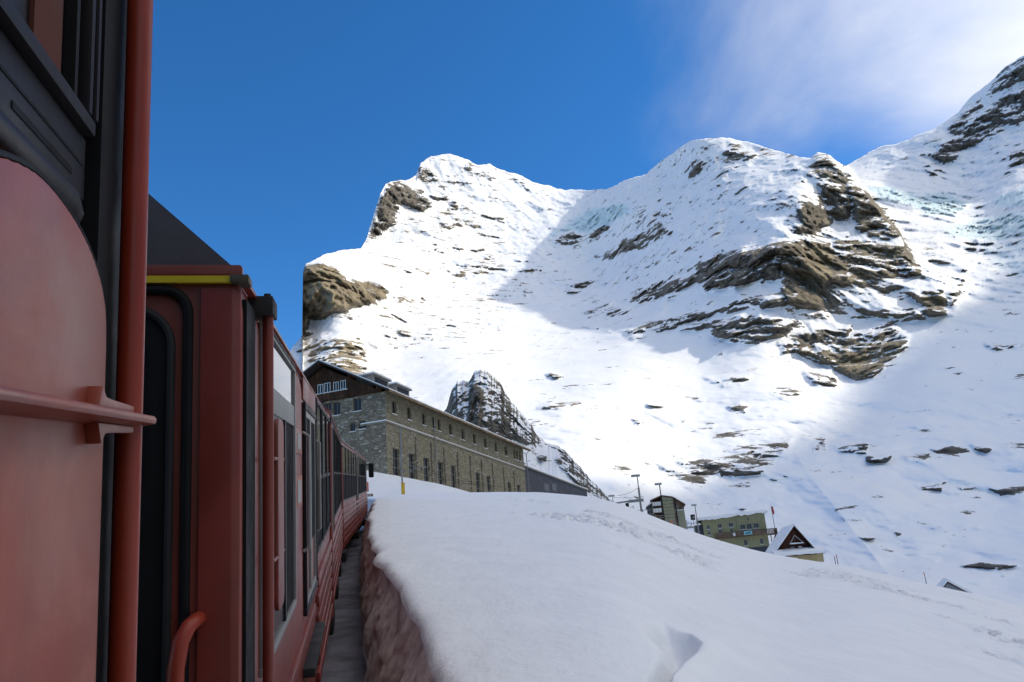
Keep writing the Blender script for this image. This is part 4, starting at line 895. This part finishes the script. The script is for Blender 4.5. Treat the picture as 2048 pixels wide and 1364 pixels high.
# rock knoll behind the stone building
def build_knoll():
    sk = np.array([(870,850),(895,812),(900,790),(907,772),(915,763),(928,760),(938,764),(944,752),(950,743),(962,738),(975,743),(990,755),(1002,768),(1010,785),(1025,806),(1040,822),(1052,838),(1064,850),(1076,872),(1090,884),(1110,890),(1128,899),(1145,918),(1165,940),(1185,962),(1200,978),(1218,997),(1240,1012),(1270,1030)], float)
    cols = np.arange(870, 1270, 1.25); ys = np.interp(cols, sk[:, 0], sk[:, 1])+fbm(cols/11., cols*0, cols*0+2, 5, gain=.7)*9*sstep(1240, 1180, cols)
    nr = 200; t = np.linspace(0, 1, nr); U = np.repeat(cols[None], nr, 0); V = ys[None]+(1060-ys[None])*t[:, None]
    D = 215-45*t[:, None]**.8+np.zeros_like(U)
    # rounded left shoulder, ridge line towards the right
    D = D+.0011*np.clip(985-U, 0, 200)**2+.0010*np.clip(U-1010, 0, 300)**1.7*np.exp(-(V-ys[None])/40.)
    D = D+14*np.exp(-((V-ys[None])/14.))
    Rv = ray(U, V); P0 = Rv*D[..., None]; X, Y, Z = P0[..., 0], P0[..., 1], P0[..., 2]
    rock = polymask(U+fbm(X/5, Y/5, Z/5, 4)*9, V+fbm(X/5+4, Y/5, Z/5, 4)*8, [(860,860),(890,800),(905,755),(930,745),(945,730),(970,725),(1010,770),(1080,860),(1085,890),(1040,880),(1000,880),(900,900)], 8)*.56
    core = polymask(U, V, [(940,765),(965,770),(975,800),(960,860),(930,860),(935,800)], 10)*1.0
    low = polymask(U+fbm(X/5, Y/5, Z/5+9, 4)*9, V+fbm(X/5+4, Y/5, Z/5+3, 4)*8, [(1085,885),(1130,890),(1200,970),(1245,1015),(1225,1010),(1180,985),(1150,960),(1115,925),(1120,905)], 7)*.58
    low2 = polymask(U, V, [(1075,913),(1093,913),(1090,919),(1078,919)], 3)*.8
    rock = np.maximum(np.maximum(rock, core), np.maximum(low, low2)); rk = np.clip(rock, 0, 1)
    D = D-rk*3+fbm(X/18., Y/18., Z/18., 5, gain=.55)*6*(.35+rk)-fbm(X/8.+5, Y/8., Z/11., 5, gain=.6, ridged=True)*5.5*(.12+rk)+fbm(X/2.5, Y/2.5, Z/2.0, 4)*.7*(.1+rk)
    P = Rv*D[..., None]; top = P[0]; hd = top.copy(); hd[:, 2] = 0; hd /= np.linalg.norm(hd, axis=1, keepdims=True)
    back = [top+hd*d_-np.array([0, 0, z_]) for d_, z_ in ((60, 50), (25, 14), (8, 3), (2, .5))]
    P = np.concatenate([np.array(back), P]); pad = np.zeros((4, U.shape[1])); rr = np.concatenate([pad+.3, rock])
    o = grid_mesh('rock_knoll', P, mountain_material('knoll_snow_and_rock', 5.0, .16), {'rock': rr, 'warm': rr*.12, 'ice': rr*0}, flip=True)
    tag(o, 'steep dark rock knoll dusted with snow behind the stone building', kind='structure')
build_knoll()

# ------------------------------------------------------------------ snow caps
def snow_cap(name, parent, corners, thick, droop=.25, seed=0, nu=26, nv=10):
    """cushion of snow on a roof plane: corners a, b (along the eaves), c, d (back), local coordinates"""
    a, b, c, d = (np.array(q, float) for q in corners); u = np.linspace(0, 1, nu); v = np.linspace(0, 1, nv)
    P = np.zeros((nv+4, nu+4, 3)); uu = np.concatenate([[0, 0], u, [1, 1]]); vv = np.concatenate([[0, 0], v, [1, 1]])
    Uu, Vv = np.meshgrid(uu, vv)
    base = a*((1-Uu)*(1-Vv))[..., None]+b*(Uu*(1-Vv))[..., None]+c*(Uu*Vv)[..., None]+d*((1-Uu)*Vv)[..., None]
    th = thick*(.85+.5*fbm(base[..., 0]*.9+seed, base[..., 1]*.9, base[..., 2]*.3, 3)); P[:] = base; P[..., 2] += th
    ex = (b-a)/np.linalg.norm(b-a); ey = (d-a)/np.linalg.norm(d-a)
    dr = droop*(.4+1.6*np.clip(fbm(base[..., 0]*1.3+seed+5, base[..., 1]*1.3, base[..., 2]*0, 3)+.3, 0, 1))
    for k, (off, dz) in enumerate(((.35, -1.0), (.8, -.35))):
        for sl, dirv in (((k, slice(None)), -ey), ((-1-k, slice(None)), ey), ((slice(None), k), -ex), ((slice(None), -1-k), ex)):
            o_ = (1-k)*thick*.0+thick*(.30 if k == 1 else .18)
            P[sl] += dirv*o_
            P[sl][..., 2] -= 0
            if k == 0: P[sl + (2,)] = np.minimum(P[sl + (2,)], base[sl + (2,)]-dr[sl])
            else: P[sl + (2,)] = np.minimum(P[sl + (2,)], base[sl + (2,)]+thick*.55)
    o = grid_mesh(name, P, M_SNOW)
    if parent is not None: o.parent = parent
    return o
V5 = lambda x, y: (1380+.14648*x, 1000+.14648*y)
V6 = lambda x, y: (1180+.1172*x, 930+.1172*y)
V3 = lambda x, y: (1700+.2053*x, 900+.2053*y)
M_GREEN = paint('pale_green_render', (.31, .30, .175), .8, .2, .18, .35, grime=(.26, .26, .13))
M_GREENG = paint('grey_green_siding', (.30, .30, .20), .8, .2, .2, .4)
M_TAN = paint('tan_boards', (.42, .33, .17), .8, .2, .2, .8)
M_BWOOD = wood_material('red_brown_wood', (.035, .012, .008), (.075, .028, .018))
M_RAIL = wood_material('grey_brown_rail', (.07, .045, .035), (.14, .095, .07))
M_BANNER = paint('light_blue_banner', (.20, .52, .60), .6, .3, .1)
M_GREYW = paint('window_grey_frame', (.30, .31, .33), .6, .3, .1)

def build_green_building():
    az = math.radians(99); P = at_depth(*V5(165, 275), 170.0); M = frame(P, (math.sin(az), math.cos(az), 0)); F = Facade(M)
    root = empty('green_guesthouse', M); tag(root, 'pale green flat roofed building with dark balcony below the slope', 'building')
    put = lambda x, y, z: (x, y, z); W = F.xz(*V5(1010, 170))[0]; zt = F.xz(*V5(1010, 170))[1]; ZB = -13
    rects = []
    def R(a, b, c, d): x0, z1 = F.xz(*V5(a, c)); x1, z0 = F.xz(*V5(b, d)); return (x0, x1, min(z0, z1), max(z0, z1))
    for q in ((225,275,345,402),(375,440,330,385),(525,595,315,370),(680,762,338,402),(770,850,325,400),(865,945,318,385),(775,805,243,273),(243,285,432,482),(388,445,415,460),(545,590,400,455),(730,795,540,625),(950,1010,525,605)): rects.append(R(*q))
    holed_wall([r for r in rects if r[3] < 0 or True], 0, W, ZB, min(0, zt)+.0, .3, put).build('front_wall', M_GREEN, root)
    top = MB(); top.add([(0, 0, min(0, zt)+.001), (W, 0, min(0, zt)+.001), (W, 0, max(zt, 0)+.02), (0, 0, .02)], [(0, 1, 2, 3)]); top.build('upper_wall', M_GREEN, root)
    for i, r in enumerate(rects): window(root, put, r, M_GREYW, .15, 1 if r[1]-r[0] > .5 else 0, 0, snow=i not in (6,), fw=.07)
    zt2 = max(zt, 0)
    MB().add([(0,0,ZB),(0,10,ZB),(0,10,.0),(0,0,.0)], [(0,1,2,3)]).build('side_wall', M_GREEN, root); MB().add([(W,0,ZB),(W,10,ZB),(W,10,zt),(W,0,zt)], [(0,1,2,3)]).build('side_wall', M_BROWN, root); MB().add([(0,10,ZB),(W,10,ZB),(W,10,zt),(0,10,0)], [(0,1,2,3)]).build('rear_wall', M_GREEN, root)
    MB().box(-1.6, -.02, .8, 8, ZB, -.9).build('shade_wing', M_SLATE, root)  # added dark block standing in for the shaded recess at this end
    rf = MB().add([(-.7,-.5,.03),(W+.6,-.5,zt+.03),(W+.6,10.4,zt+.03),(-.7,10.4,.03),(-.7,-.5,.2),(W+.6,-.5,zt+.2),(W+.6,10.4,zt+.2),(-.7,10.4,.2)], [(0,3,2,1),(4,5,6,7),(0,1,5,4),(1,2,6,5),(2,3,7,6),(3,0,4,7)]).build('roof', M_BROWN, root)
    snow_cap('roof_snow', rf, [(-.8,-.55,.21),(W+.3,-.55,zt+.21),(W+.3,10.4,zt+.21),(-.8,10.4,.21)], .45, .35, 2, 40, 12)
    # balcony with boards, posts and struts
    x0, z0 = F.xz(*V5(330, 545)); x1, z1 = F.xz(*V5(1195, 520)); zd = F.xz(*V5(900, 478))[1]
    b = MB().box(x0, x1, -1.7, -.003, zd-.12, zd).build('balcony', M_RAIL, root)
    MB().box(x0, x1, -1.7, -1.62, zd+.9, zd+1.0).build('handrail', M_RAIL, b)
    n = 46
    for k in range(n): 
        x = x0+(x1-x0)*(k+.1)/n; MB().box(x, x+(x1-x0)/n*.72, -1.69, -1.65, zd, zd+.9).build('board', M_RAIL, b)
    for k in range(12):
        y = -1.6+k*.45; MB().box(x1-.05, x1, y, y+.33, zd, zd+.95).build('board', M_RAIL, b)
    MB().box(W+.02, x1, -.003, 3.6, zd-.12, zd).build('deck', M_RAIL, b)
    for x in (W+.4, x1-.15):
        MB().tube([(x, -1.5, zd-.1), (x-.1, -1.4, ZB)], .09, 6).build('post', M_RAIL, root)
    for k in range(3): MB().tube([(W+.05, .1+k*.4, zd-3.2), (x1-.2, -1.2+k*.8, zd-.15)], .06, 6).build('strut', M_RAIL, root)
    bx0, _ = F.xz(*V5(735, 440), -1.72); bx1, _ = F.xz(*V5(848, 440), -1.72)
    bn = MB().box(bx0, bx1, -1.74, -1.705, zd+.15, zd+.85).build('banner', M_BANNER, root); MB().box(bx0+.3, bx1-.3, -1.746, -1.742, zd+.36, zd+.58).build('banner_print', M_NAVY, bn)
    sx0, _ = F.xz(*V5(582, 440), -1.72); sx1, _ = F.xz(*V5(615, 440), -1.72); MB().box(sx0, sx1, -1.74, -1.705, zd+.1, zd+.75).build('notice', M_WHITE, root)
    # blue-grey plinth storey, lower bay
    xa, za = F.xz(*V5(690, 660)); xb, zb = F.xz(*V5(1060, 660)); MB().box(xa-.05, W+.02, -.06, -.004, ZB, za).build('plinth', M_SLATE, root)
    MB().tube([(F.xz(*V5(633, 300))[0], -.07, .0), (F.xz(*V5(633, 300))[0], -.07, zd)], .05, 6).build('downpipe', M_GREENG, root)
    return root
build_green_building()

def build_chalet():
    az = math.radians(96); P = at_depth(*V5(1405, 372), 95.0); M = frame(P, (math.sin(az), math.cos(az), 0)); F = Facade(M)
    root = empty('wooden_chalet', M); tag(root, 'small steep gabled brown chalet with thick snow on its roof', 'chalet')
    xl, zl = F.xz(*V5(1130, 715)); xr, zr = F.xz(*V5(1700, 660)); H = -min(zl, zr-.4); Wd = (xr-xl)/2; zb = -H
    kl = H/(-xl); kr = H/xr; D = 6.5
    # gable of upright boards
    n = 34
    for k in range(n):
        x = xl+(xr-xl)*k/n; x2 = xl+(xr-xl)*(k+1)/n-.015; xm = (x+x2)/2; h = -(abs(xm)*(kl if xm < 0 else kr))-.12
        if h > zb+.1: MB().box(x, x2, .0, .12, zb-1.0, h).build('gable_board', M_BWOOD, root)
    MB().prism([(xl+.05, zb-2.5), (xr-.05, zb-2.5), (xr-.05, zb+.1), (0, -.25), (xl+.05, zb+.1)], 'y', .13, D).build('body', M_BWOOD, root)
    for sgn, k, xe in ((-1, kl, xl-.55), (1, kr, xr+.45)):
        ze = -abs(xe)*k
        rf = MB().prism([(0, 0), (xe, ze), (xe, ze+.14), (0, .16)], 'y', -.75, D+.3).build('roof', M_BWOOD, root)
        c_ = [(xe, -.8, ze+.16), (0, -.8, .18), (0, D, .18), (xe, D, ze+.16)] if sgn < 0 else [(0, -.8, .18), (xe, -.8, ze+.16), (xe, D, ze+.16), (0, D, .18)]
        snow_cap('roof_snow', rf, c_, .26, .04, 5*sgn, 24, 12)
    # white chevron trim and snowy ledge in the gable
    pa = F.xz(*V5(1425, 482)); pb = F.xz(*V5(1365, 600)); pc = F.xz(*V5(1560, 590))
    m = MB(); m.tube([(pb[0], -.06, pb[1]), (pa[0], -.06, pa[1]), (pc[0], -.06, pc[1])], .045, 6); m.build('chevron_trim', M_WHITE, root)
    la = F.xz(*V5(1365, 608)); lb = F.xz(*V5(1535, 595)); MB().box(la[0], lb[0], -.45, -.002, la[1]-.08, la[1]).build('ledge', M_BWOOD, root)
    snow_cap('ledge_snow', root, [(la[0], -.42, la[1]+.005), (lb[0], -.42, la[1]+.005), (lb[0], -.03, la[1]+.005), (la[0], -.03, la[1]+.005)], .16, .0, 3, 14, 5)
    for a, b, c, d, mm in ((1370,1428,642,684,M_GREYW),(1478,1530,632,672,M_WHITE)):
        x0, z1 = F.xz(*V5(a, c)); x1, z0 = F.xz(*V5(b, d)); f = ring(x0, x1, z0, z1, .08, -.05, -.003).build('window', mm, root); MB().box(x0+.08, x1-.08, -.03, -.02, z0+.08, z1-.08).build('pane', M_PANE if mm is M_GREYW else M_WHITE, f)
    # porch roof in front with tan boarding below
    p0 = F.xz(*V5(1165, 725)); p1 = F.xz(*V5(1705, 640)); q0 = F.xz(*V5(1240, 768), -2.6); q1 = F.xz(*V5(1838, 712), -2.6)
    zt = (p0[1]+p1[1])/2; zq = (q0[1]+q1[1])/2
    pr = MB().add([(q0[0]-.6,-2.6,zq-.10),(q1[0],-2.6,zq-.10),(p1[0]+.5,-.02,zt-.25),(p0[0]-.4,-.02,zt-.25),(q0[0]-.6,-2.6,zq+.02),(q1[0],-2.6,zq+.02),(p1[0]+.5,-.02,zt-.12),(p0[0]-.4,-.02,zt-.12)], [(0,3,2,1),(4,5,6,7),(0,1,5,4),(1,2,6,5),(2,3,7,6),(3,0,4,7)]).build('porch_roof', M_BWOOD, root)
    snow_cap('porch_snow', pr, [(q0[0]-.6,-2.6,zq+.03),(q1[0],-2.6,zq+.03),(p1[0]+.5,-.05,zt-.10),(p0[0]-.4,-.05,zt-.10)], .34, .06, 9, 34, 10)
    t = F.xz(*V5(1772, 830), -1.6)
    m = MB(); nb = 26; xa, xb = q0[0]-.3, q1[0]-.15
    for k in range(nb):
        x = xa+(xb-xa)*k/nb; MB().add([(x,-1.5-.0,zq-2.6),(x+(xb-xa)/nb-.015,-1.5,zq-2.6),(x+(xb-xa)/nb-.015,-2.5,zq-.11),(x,-2.5,zq-.11),(x,-1.45,zq-2.6),(x+(xb-xa)/nb-.015,-1.45,zq-2.6),(x+(xb-xa)/nb-.015,-2.45,zq-.11),(x,-2.45,zq-.11)], [(0,1,2,3),(7,6,5,4),(0,4,5,1),(1,5,6,2),(2,6,7,3),(3,7,4,0)]).build('porch_board', M_TAN, root)
    return root
build_chalet()

def build_balcony_house():
    az = math.radians(97); P = at_depth(*V6(1220, 530), 250.0); M = frame(P, (math.sin(az), math.cos(az), 0)); F = Facade(M)
    root = empty('balcony_house', M); tag(root, 'three storey grey green house with recessed balconies behind the masts', 'house')
    X = lambda a, b, y=0: F.xz(*V6(a, b), y); ZB = -14
    l0, z0 = X(1060, 605); c0, zc = X(1218, 532); c1, z1 = X(1410, 556); r1, zr = X(1598, 668)
    # recessed balcony bay
    MB().prism([(l0, ZB), (c0, ZB), (c0, zc-.1), (l0, z0-.1)], 'y', 1.6, 9).build('balcony_bay', M_BWOOD, root)
    MB().box(l0-.2, l0, 0, 9, ZB, z0-.15).build('side_wall', M_GREENG, root)
    for a, b in ((690, 635), (805, 745)):
        za = X(1140, a)[1]; zb_ = X(1140, b)[1]; s_ = MB().box(l0, c0-.02, .1, 1.6, za-.15, za).build('balcony_slab', M_CONC, root)
        MB().box(l0, c0-.02, .1, .2, za, zb_).build('balcony_panel', M_WHITE, s_); MB().box(l0, c0-.02, .08, .22, zb_+.002, zb_+.1).build('balcony_snow', M_SNOW, s_)
        for k in range(3): xx = l0+(c0-l0)*(.2+.3*k); MB().box(xx, xx+.1, .07, .099, za, zb_).build('baluster', M_GREENG, s_)
    # clad middle bay: horizontal boards
    zz = ZB; 
    MB().prism([(c0, ZB), (c1, ZB), (c1, z1-.1), (c0, zc-.1)], 'y', .05, 9).build('middle_bay', M_GREENG, root)
    for k in range(8):
        z = -1.6-k*1.05; MB().box(c0+.02, c1-.02, -.02, .049, z, z+.09).build('siding_joint', M_NAVY, root)
    rx, _ = X(1440, 700)
    MB().prism([(c1+.02, ZB), (r1, ZB), (r1, zr-.1), (c1+.02, z1-.1)], 'y', 1.2, 9).build('right_bay', M_RAIL, root)
    za = X(1500, 770, 1.2)[1]; MB().box(c1+.3, r1+.1, 1.05, 1.19, za-.1, za+.1).build('ledge_snow', M_SNOW, root); MB().box(c1+.6, r1-.05, 1.1, 1.19, ZB, za-.12).build('lower_wall', M_GREENG, root)
    for a, b, c, d in ((1478,1508,695,745),(1495,1520,800,850)):
        x0_, zA = X(a, c, 1.05); x1_, zB = X(b, d, 1.05); f = ring(x0_, x1_, zB, zA, .06, 1.02, 1.09).build('window', M_WHITE, root); MB().box(x0_+.06, x1_-.06, 1.05, 1.07, zB+.06, zA-.06).build('pane', M_PANE, f)
    # roof edges
    for (xa, za_), (xb, zb_) in (((l0-.6, z0-.15), (c0, zc)), ((c0, zc), (c1, z1)), ((c1, z1), (r1+.5, zr-.3))):
        rf = MB().prism([(xa, za_), (xb, zb_), (xb, zb_+.22), (xa, za_+.22)], 'y', -.6, 9.5).build('roof', M_BROWN, root)
        MB().prism([(xa, za_+.224), (xb, zb_+.224), (xb, zb_+.42), (xa, za_+.42)], 'y', -.4, 9.4).build('roof_snow', M_SNOW, rf)
    # low lean-to on the left
    e0, ze = X(955, 715); e1, ze1 = X(1045, 655); MB().prism([(e0+.4, ZB), (l0-.22, ZB), (l0-.22, ze1-.1), (e0+.4, ze-.1)], 'y', .8, 8).build('lean_to', M_SLATE, root); rf = MB().prism([(e0, ze-.2), (l0-.22, ze1), (l0-.22, ze1+.15), (e0, ze-.05)], 'y', .4, 8.4).build('roof', M_BROWN, root); MB().prism([(e0, ze-.046), (l0-.22, ze1+.154), (l0-.22, ze1+.6), (e0, ze+.3)], 'y', .4, 8.4).build('roof_snow', M_SNOW, rf)
build_balcony_house()

def build_snowed_shed():
    az = math.radians(112); P = at_depth(*V3(950, 1283), 72.0); M = frame(P, (math.sin(az), math.cos(az), 0)); F = Facade(M)
    root = empty('snowed_in_shed', M); tag(root, 'shed roof almost buried in snow at the right, only its gable showing', 'shed')
    xl, zl = F.xz(*V3(900, 1345)); xr, zr = F.xz(*V3(1110, 1368)); H = 1.2
    kl, kr = zl/xl, zr/xr
    MB().prism([(xl*1.5, zl*1.5-2), (xr*1.3, zr*1.3-2), (xr*1.3, zr*1.3-.05), (0, -.12), (xl*1.5, zl*1.5-.05)], 'y', .15, 3.5).build('gable', M_GREYW, root)
    for xe, k, sg in ((xl*1.7, kl, -1), (xr*1.45, kr, 1)):
        rf = MB().prism([(0, -.08), (xe, xe*k-.08), (xe, xe*k+.02), (0, .02)], 'y', -.12, 3.6).build('roof', M_BWOOD, root)
        c_ = [(xe, -.15, xe*k+.03), (0, -.15, .03), (0, 3.6, .03), (xe, 3.6, xe*k+.03)] if sg < 0 else [(0, -.15, .03), (xe, -.15, xe*k+.03), (xe, 3.6, xe*k+.03), (0, 3.6, .03)]
        snow_cap('roof_snow', rf, c_, .34, .0, 4+sg, 16, 12)
build_snowed_shed()

# ------------------------------------------------------------------ masts, signals, flag, stakes
def vert(base_px, top_px, dep):
    P = at_depth(*base_px, dep); lo, hi = 0., 60.
    for _ in range(40):
        mid = (lo+hi)/2; _, v = proj(P+np.array([0, 0, mid])); 
        if v > top_px[1]: lo = mid
        else: hi = mid
    return P, lo
def ground_under(P): return float(ground_z(P[0], P[1]))
def mast(name, label, base_px, top_px, dep, r, mat, head=None, group='lamp masts by the station', cat='lamp mast', down=3.0, thick=None):
    P, h = vert(base_px, top_px, dep); root = empty(name, Vector(P)); tag(root, label, cat, group)
    g = min(-.3, ground_under(P)-P[2]-.3); g = max(g, -25)
    m = MB(); m.tube([(0, 0, g), (0, 0, h)], r, 8); m.build('pole', mat, root, smooth=True)
    if thick: MB().tube([(0, 0, g), (0, 0, h*thick)], r*1.9, 8).build('lower_pole', mat, root, smooth=True)
    if head:
        wd, dz = head; MB().box(-wd*.75, wd*.35, -.25, .25, h-.05, h+dz).build('lamp_head', M_GREY, root, bevel=.03)
        MB().box(-wd*.7, wd*.3, -.23, .23, h+dz+.003, h+dz+.08).build('head_snow', M_SNOW, root)
    return root, h, P
r1_, h1_, PM1 = mast('lamp_mast', 'tall steel lamp mast carrying the long horizontal gantry', V6(880,800), V6(800,195), 150, .10, M_STEEL, (1.5, .32), thick=.68)
mast('lamp_mast', 'dark lamp mast in front of the balcony house', V6(1268,960), V6(1195,335), 165, .11, M_DARK, (1.3, .3), thick=.65)
mast('lamp_mast', 'lamp mast with pale lower pole at the green building corner', V6(1862,1190), V6(1795,690), 160, .08, M_STEEL, (.9, .22), thick=.55)
mast('lamp_mast', 'short lamp mast low by the rock edge, left of the gantry', V6(396,640), V6(388,535), 175, .07, M_STEEL, (1.2, .25))
mast('catenary_mast', 'plain dark mast between balcony house and railing', V6(1516,1062), V6(1440,560), 150, .12, M_DARK, None, 'line masts by the station', 'mast')
mast('catenary_mast', 'thin grey mast standing in the railing left of the green building', V6(1672,1130), V6(1650,940), 150, .06, M_STEEL, None, 'line masts by the station', 'mast')
# gantry beam on the first mast, with its hanging signal
FM = Facade(frame(PM1, (math.sin(math.radians(98)), math.cos(math.radians(98)), 0)))
g = empty('signal_gantry', FM.M); tag(g, 'long grey horizontal beam with a black signal hanging below it', 'gantry')
xa, za = FM.xz(*V6(425, 652)); xb, zb = FM.xz(*V6(915, 596)); xm, zm = FM.xz(*V6(650, 622))
def beam(m, p, q, hgt, dpt=.12): m.add([(p[0],-dpt,p[1]-hgt),(q[0],-dpt,q[1]-hgt),(q[0],-dpt,q[1]),(p[0],-dpt,p[1]),(p[0],dpt,p[1]-hgt),(q[0],dpt,q[1]-hgt),(q[0],dpt,q[1]),(p[0],dpt,p[1])], [(0,1,2,3),(7,6,5,4),(0,4,5,1),(1,5,6,2),(2,6,7,3),(3,7,4,0)])
m = MB(); beam(m, (xa, za+.12), (xm, zm+.15), .28); m.build('thin_beam', M_STEEL, g)
m = MB(); beam(m, (xm+.01, zm+.25), (xb, zb+.25), .16, .16); m.build('beam_chord', M_GREY, g); m = MB(); beam(m, (xm+.01, zm-.12), (xb, zb-.12), .16, .16); m.build('beam_chord', M_GREY, g); m = MB(); beam(m, (xm+.02, zm+.08), (xb-.02, zb+.08), .18, .10); m.build('beam_web', M_STEEL, g)
x0, z0 = FM.xz(*V6(612, 720)); x1, z1 = FM.xz(*V6(660, 648)); MB().box(x0, x1, -.2, .1, z0, z1).build('signal_box', M_BLACK, g, bevel=.04); MB().box((x0+x1)/2-.05, (x0+x1)/2+.05, -.05, .05, z1-.003, zm-.1).build('hanger', M_BLACK, g)
# railing that steps down behind the snow edge
rl = empty('station_railing', Vector(at_depth(*V6(1200, 900), 140.0))); tag(rl, 'thin dark railing stepping down between the masts', 'railing')
inv = rl.matrix_world.inverted()
def wire(name, pxs, dep, r, mat, parent, sag=0):
    pts = [inv@Vector(at_depth(*p, dep)) for p in pxs]
    if sag and len(pts) == 2: pts = [pts[0].lerp(pts[1], t)-Vector((0, 0, sag*4*t*(1-t))) for t in np.linspace(0, 1, 9)]
    return MB().tube(pts, r, 5).build(name, mat, parent)
for a, b in (((780,775),(1040,765)),((930,845),(1080,830)),((1100,870),(1260,862)),((1130,905),(1260,900)),((1290,955),(1480,938)),((1380,1000),(1700,985)),((1530,1020),(1830,990)),((470,685),(540,675)),((660,725),(735,715))): wire('rail', [V6(*a), V6(*b)], 140, .045, M_STEEL, rl)
for x, y0, y1 in ((900,755,830),(1120,850,915),(1200,860,915),(1320,940,985),(1420,935,1010),(1570,965,1060),(1640,1000,1110),(735,690,760),(1725,975,1040)): wire('post', [V6(x, y0), V6(x+7, y1)], 140, .06, M_STEEL, rl)
tag(wire('overhead_wire', [V6(470, 520), V6(805, 400)], 150, .03, M_DARK, None, .3), 'thin wire running from the gantry mast to the left', 'wire', 'overhead wires'); bpy.data.objects['overhead_wire'].matrix_world = rl.matrix_world
o = wire('overhead_wire', [V6(400, 552), V6(830, 552)], 150, .025, M_DARK, None, .1); o.matrix_world = rl.matrix_world; tag(o, 'level wire just above the gantry beam', 'wire', 'overhead wires')
# small signal and red post
P_, h_ = vert(V6(1765, 960), V6(1765, 845), 165); sg = empty('track_signal', Vector(P_)); tag(sg, 'small dark square signal beside the lamp mast near the green building', 'signal')
MB().tube([(0, 0, -4), (0, 0, h_)], .06, 6).build('post', M_STEEL, sg); MB().box(-.45, .45, -.12, .12, h_-1.1, h_).build('screen', M_DARK, sg, bevel=.05); MB().tube([(.1, -.16, h_-.6), (.1, -.12, h_-.6)], .2, 12).build('lens', M_GREY, sg)
P_, h_ = vert(V6(1400, 1015), V6(1388, 945), 140); sg = empty('marker_post', Vector(P_)); tag(sg, 'short red marker post in the railing by the snow edge', 'post'); MB().tube([(0, 0, -.8), (0, 0, h_)], .09, 8).build('post', M_MARK, sg); MB().box(-.2, .2, -.04, .04, h_-.3, h_).build('plate', M_MARK, sg)
# flag
P_, h_ = vert(V5(1158, 385), V5(1105, 65), 165); fl = empty('flagpole', Vector(P_)); tag(fl, 'dark flagpole with a hanging red flag above the balcony', 'flagpole')
MB().tube([(0, 0, -3), (0, 0, h_)], [.07, .04], 8).build('pole', M_DARK, fl, smooth=True)
fm = MB(); pts = []; 
for i in range(9):
    for j in range(4): pts.append((.03+.13*j+.05*math.sin(i*1.1+j), .06*math.sin(i*.9+j*1.7), h_-.3-i*.2-.05*j))
fm.add(pts, [(i*4+j, i*4+j+1, (i+1)*4+j+1, (i+1)*4+j) for i in range(8) for j in range(3)]); fm.build('flag', M_FLAG, fl, smooth=True)
for bp, tp, dep, lb in ((V5(1985, 855), V5(1978, 768), 70, 'short left stake of the pair right of the chalet'), (V5(2018, 858), V5(2009, 742), 70, 'taller right stake of the pair right of the chalet'), ((1853, 1168), (1849.5, 1144), 66, 'lone thin stake left of the buried shed')):
    P_, h_ = vert(bp, tp, dep); st = empty('marker_stake', Vector(P_)); tag(st, lb, 'stake', 'marker stakes in the snow'); MB().tube([(0, 0, -1.5), (0, 0, h_)], .028, 6).build('rod', M_BROWN, st); MB().tube([(0, 0, h_*.72), (0, 0, h_*.9)], .034, 6).build('band', M_MARK, st)

# mast with arm and yellow cabinet in front of the stone building
c5 = lambda x, y: (580+x*.32227, 700+y*.32227)
P_, h_ = vert(c5(698, 868), c5(688, 480), 72.0); tm = empty('catenary_mast', frame(P_, (math.sin(math.radians(80)), math.cos(math.radians(80)), 0))); tag(tm, 'slim steel mast with arm standing before the stone building', 'mast', 'line masts by the station')
MB().tube([(0, 0, -1.5), (0, 0, h_)], [.085, .06], 8).build('pole', M_STEEL, tm, smooth=True)
MB().box(-.16, -.02, -.12, .12, h_*.38, h_*.56).build('equipment_case', M_STEEL, tm, bevel=.02)
MB().tube([(0, 0, h_*.28), (1.4, 0, h_*.32), (2.7, .2, h_*.355)], .035, 6).build('arm', M_STEEL, tm); MB().tube([(0, 0, h_*.45), (1.4, 0, h_*.325)], .022, 6).build('stay', M_STEEL, tm)
for k in (.9, 1.8, 2.5): MB().tube([(k, .05*k, h_*.29), (k, .05*k, h_*.35)], .05, 8).build('insulator', M_DARK, tm)
cb_ = empty('yellow_cabinet', Matrix.Translation(tm.matrix_world@Vector((.05, -.3, 0)))@tm.matrix_world.to_3x3().to_4x4()); tag(cb_, 'small yellow cabinet at the foot of the steel mast', 'cabinet')
MB().box(-.16, .16, -.14, .14, -.9, .52).build('case', M_AMBER, cb_, bevel=.03); MB().box(-.18, .18, -.16, .16, .523, .58).build('lid', M_AMBER, cb_, bevel=.02)
for k, (a, b) in enumerate((((705, 700), (1250, 835)), ((760, 742), (1330, 850)))):
    o = wire('overhead_wire', [c5(*a), c5(*b)], 76+k, .014, M_DARK, None, .35); o.matrix_world = rl.matrix_world; tag(o, ('upper' if k == 0 else 'lower')+' thin wire sagging across the front of the stone building', 'wire', 'overhead wires')
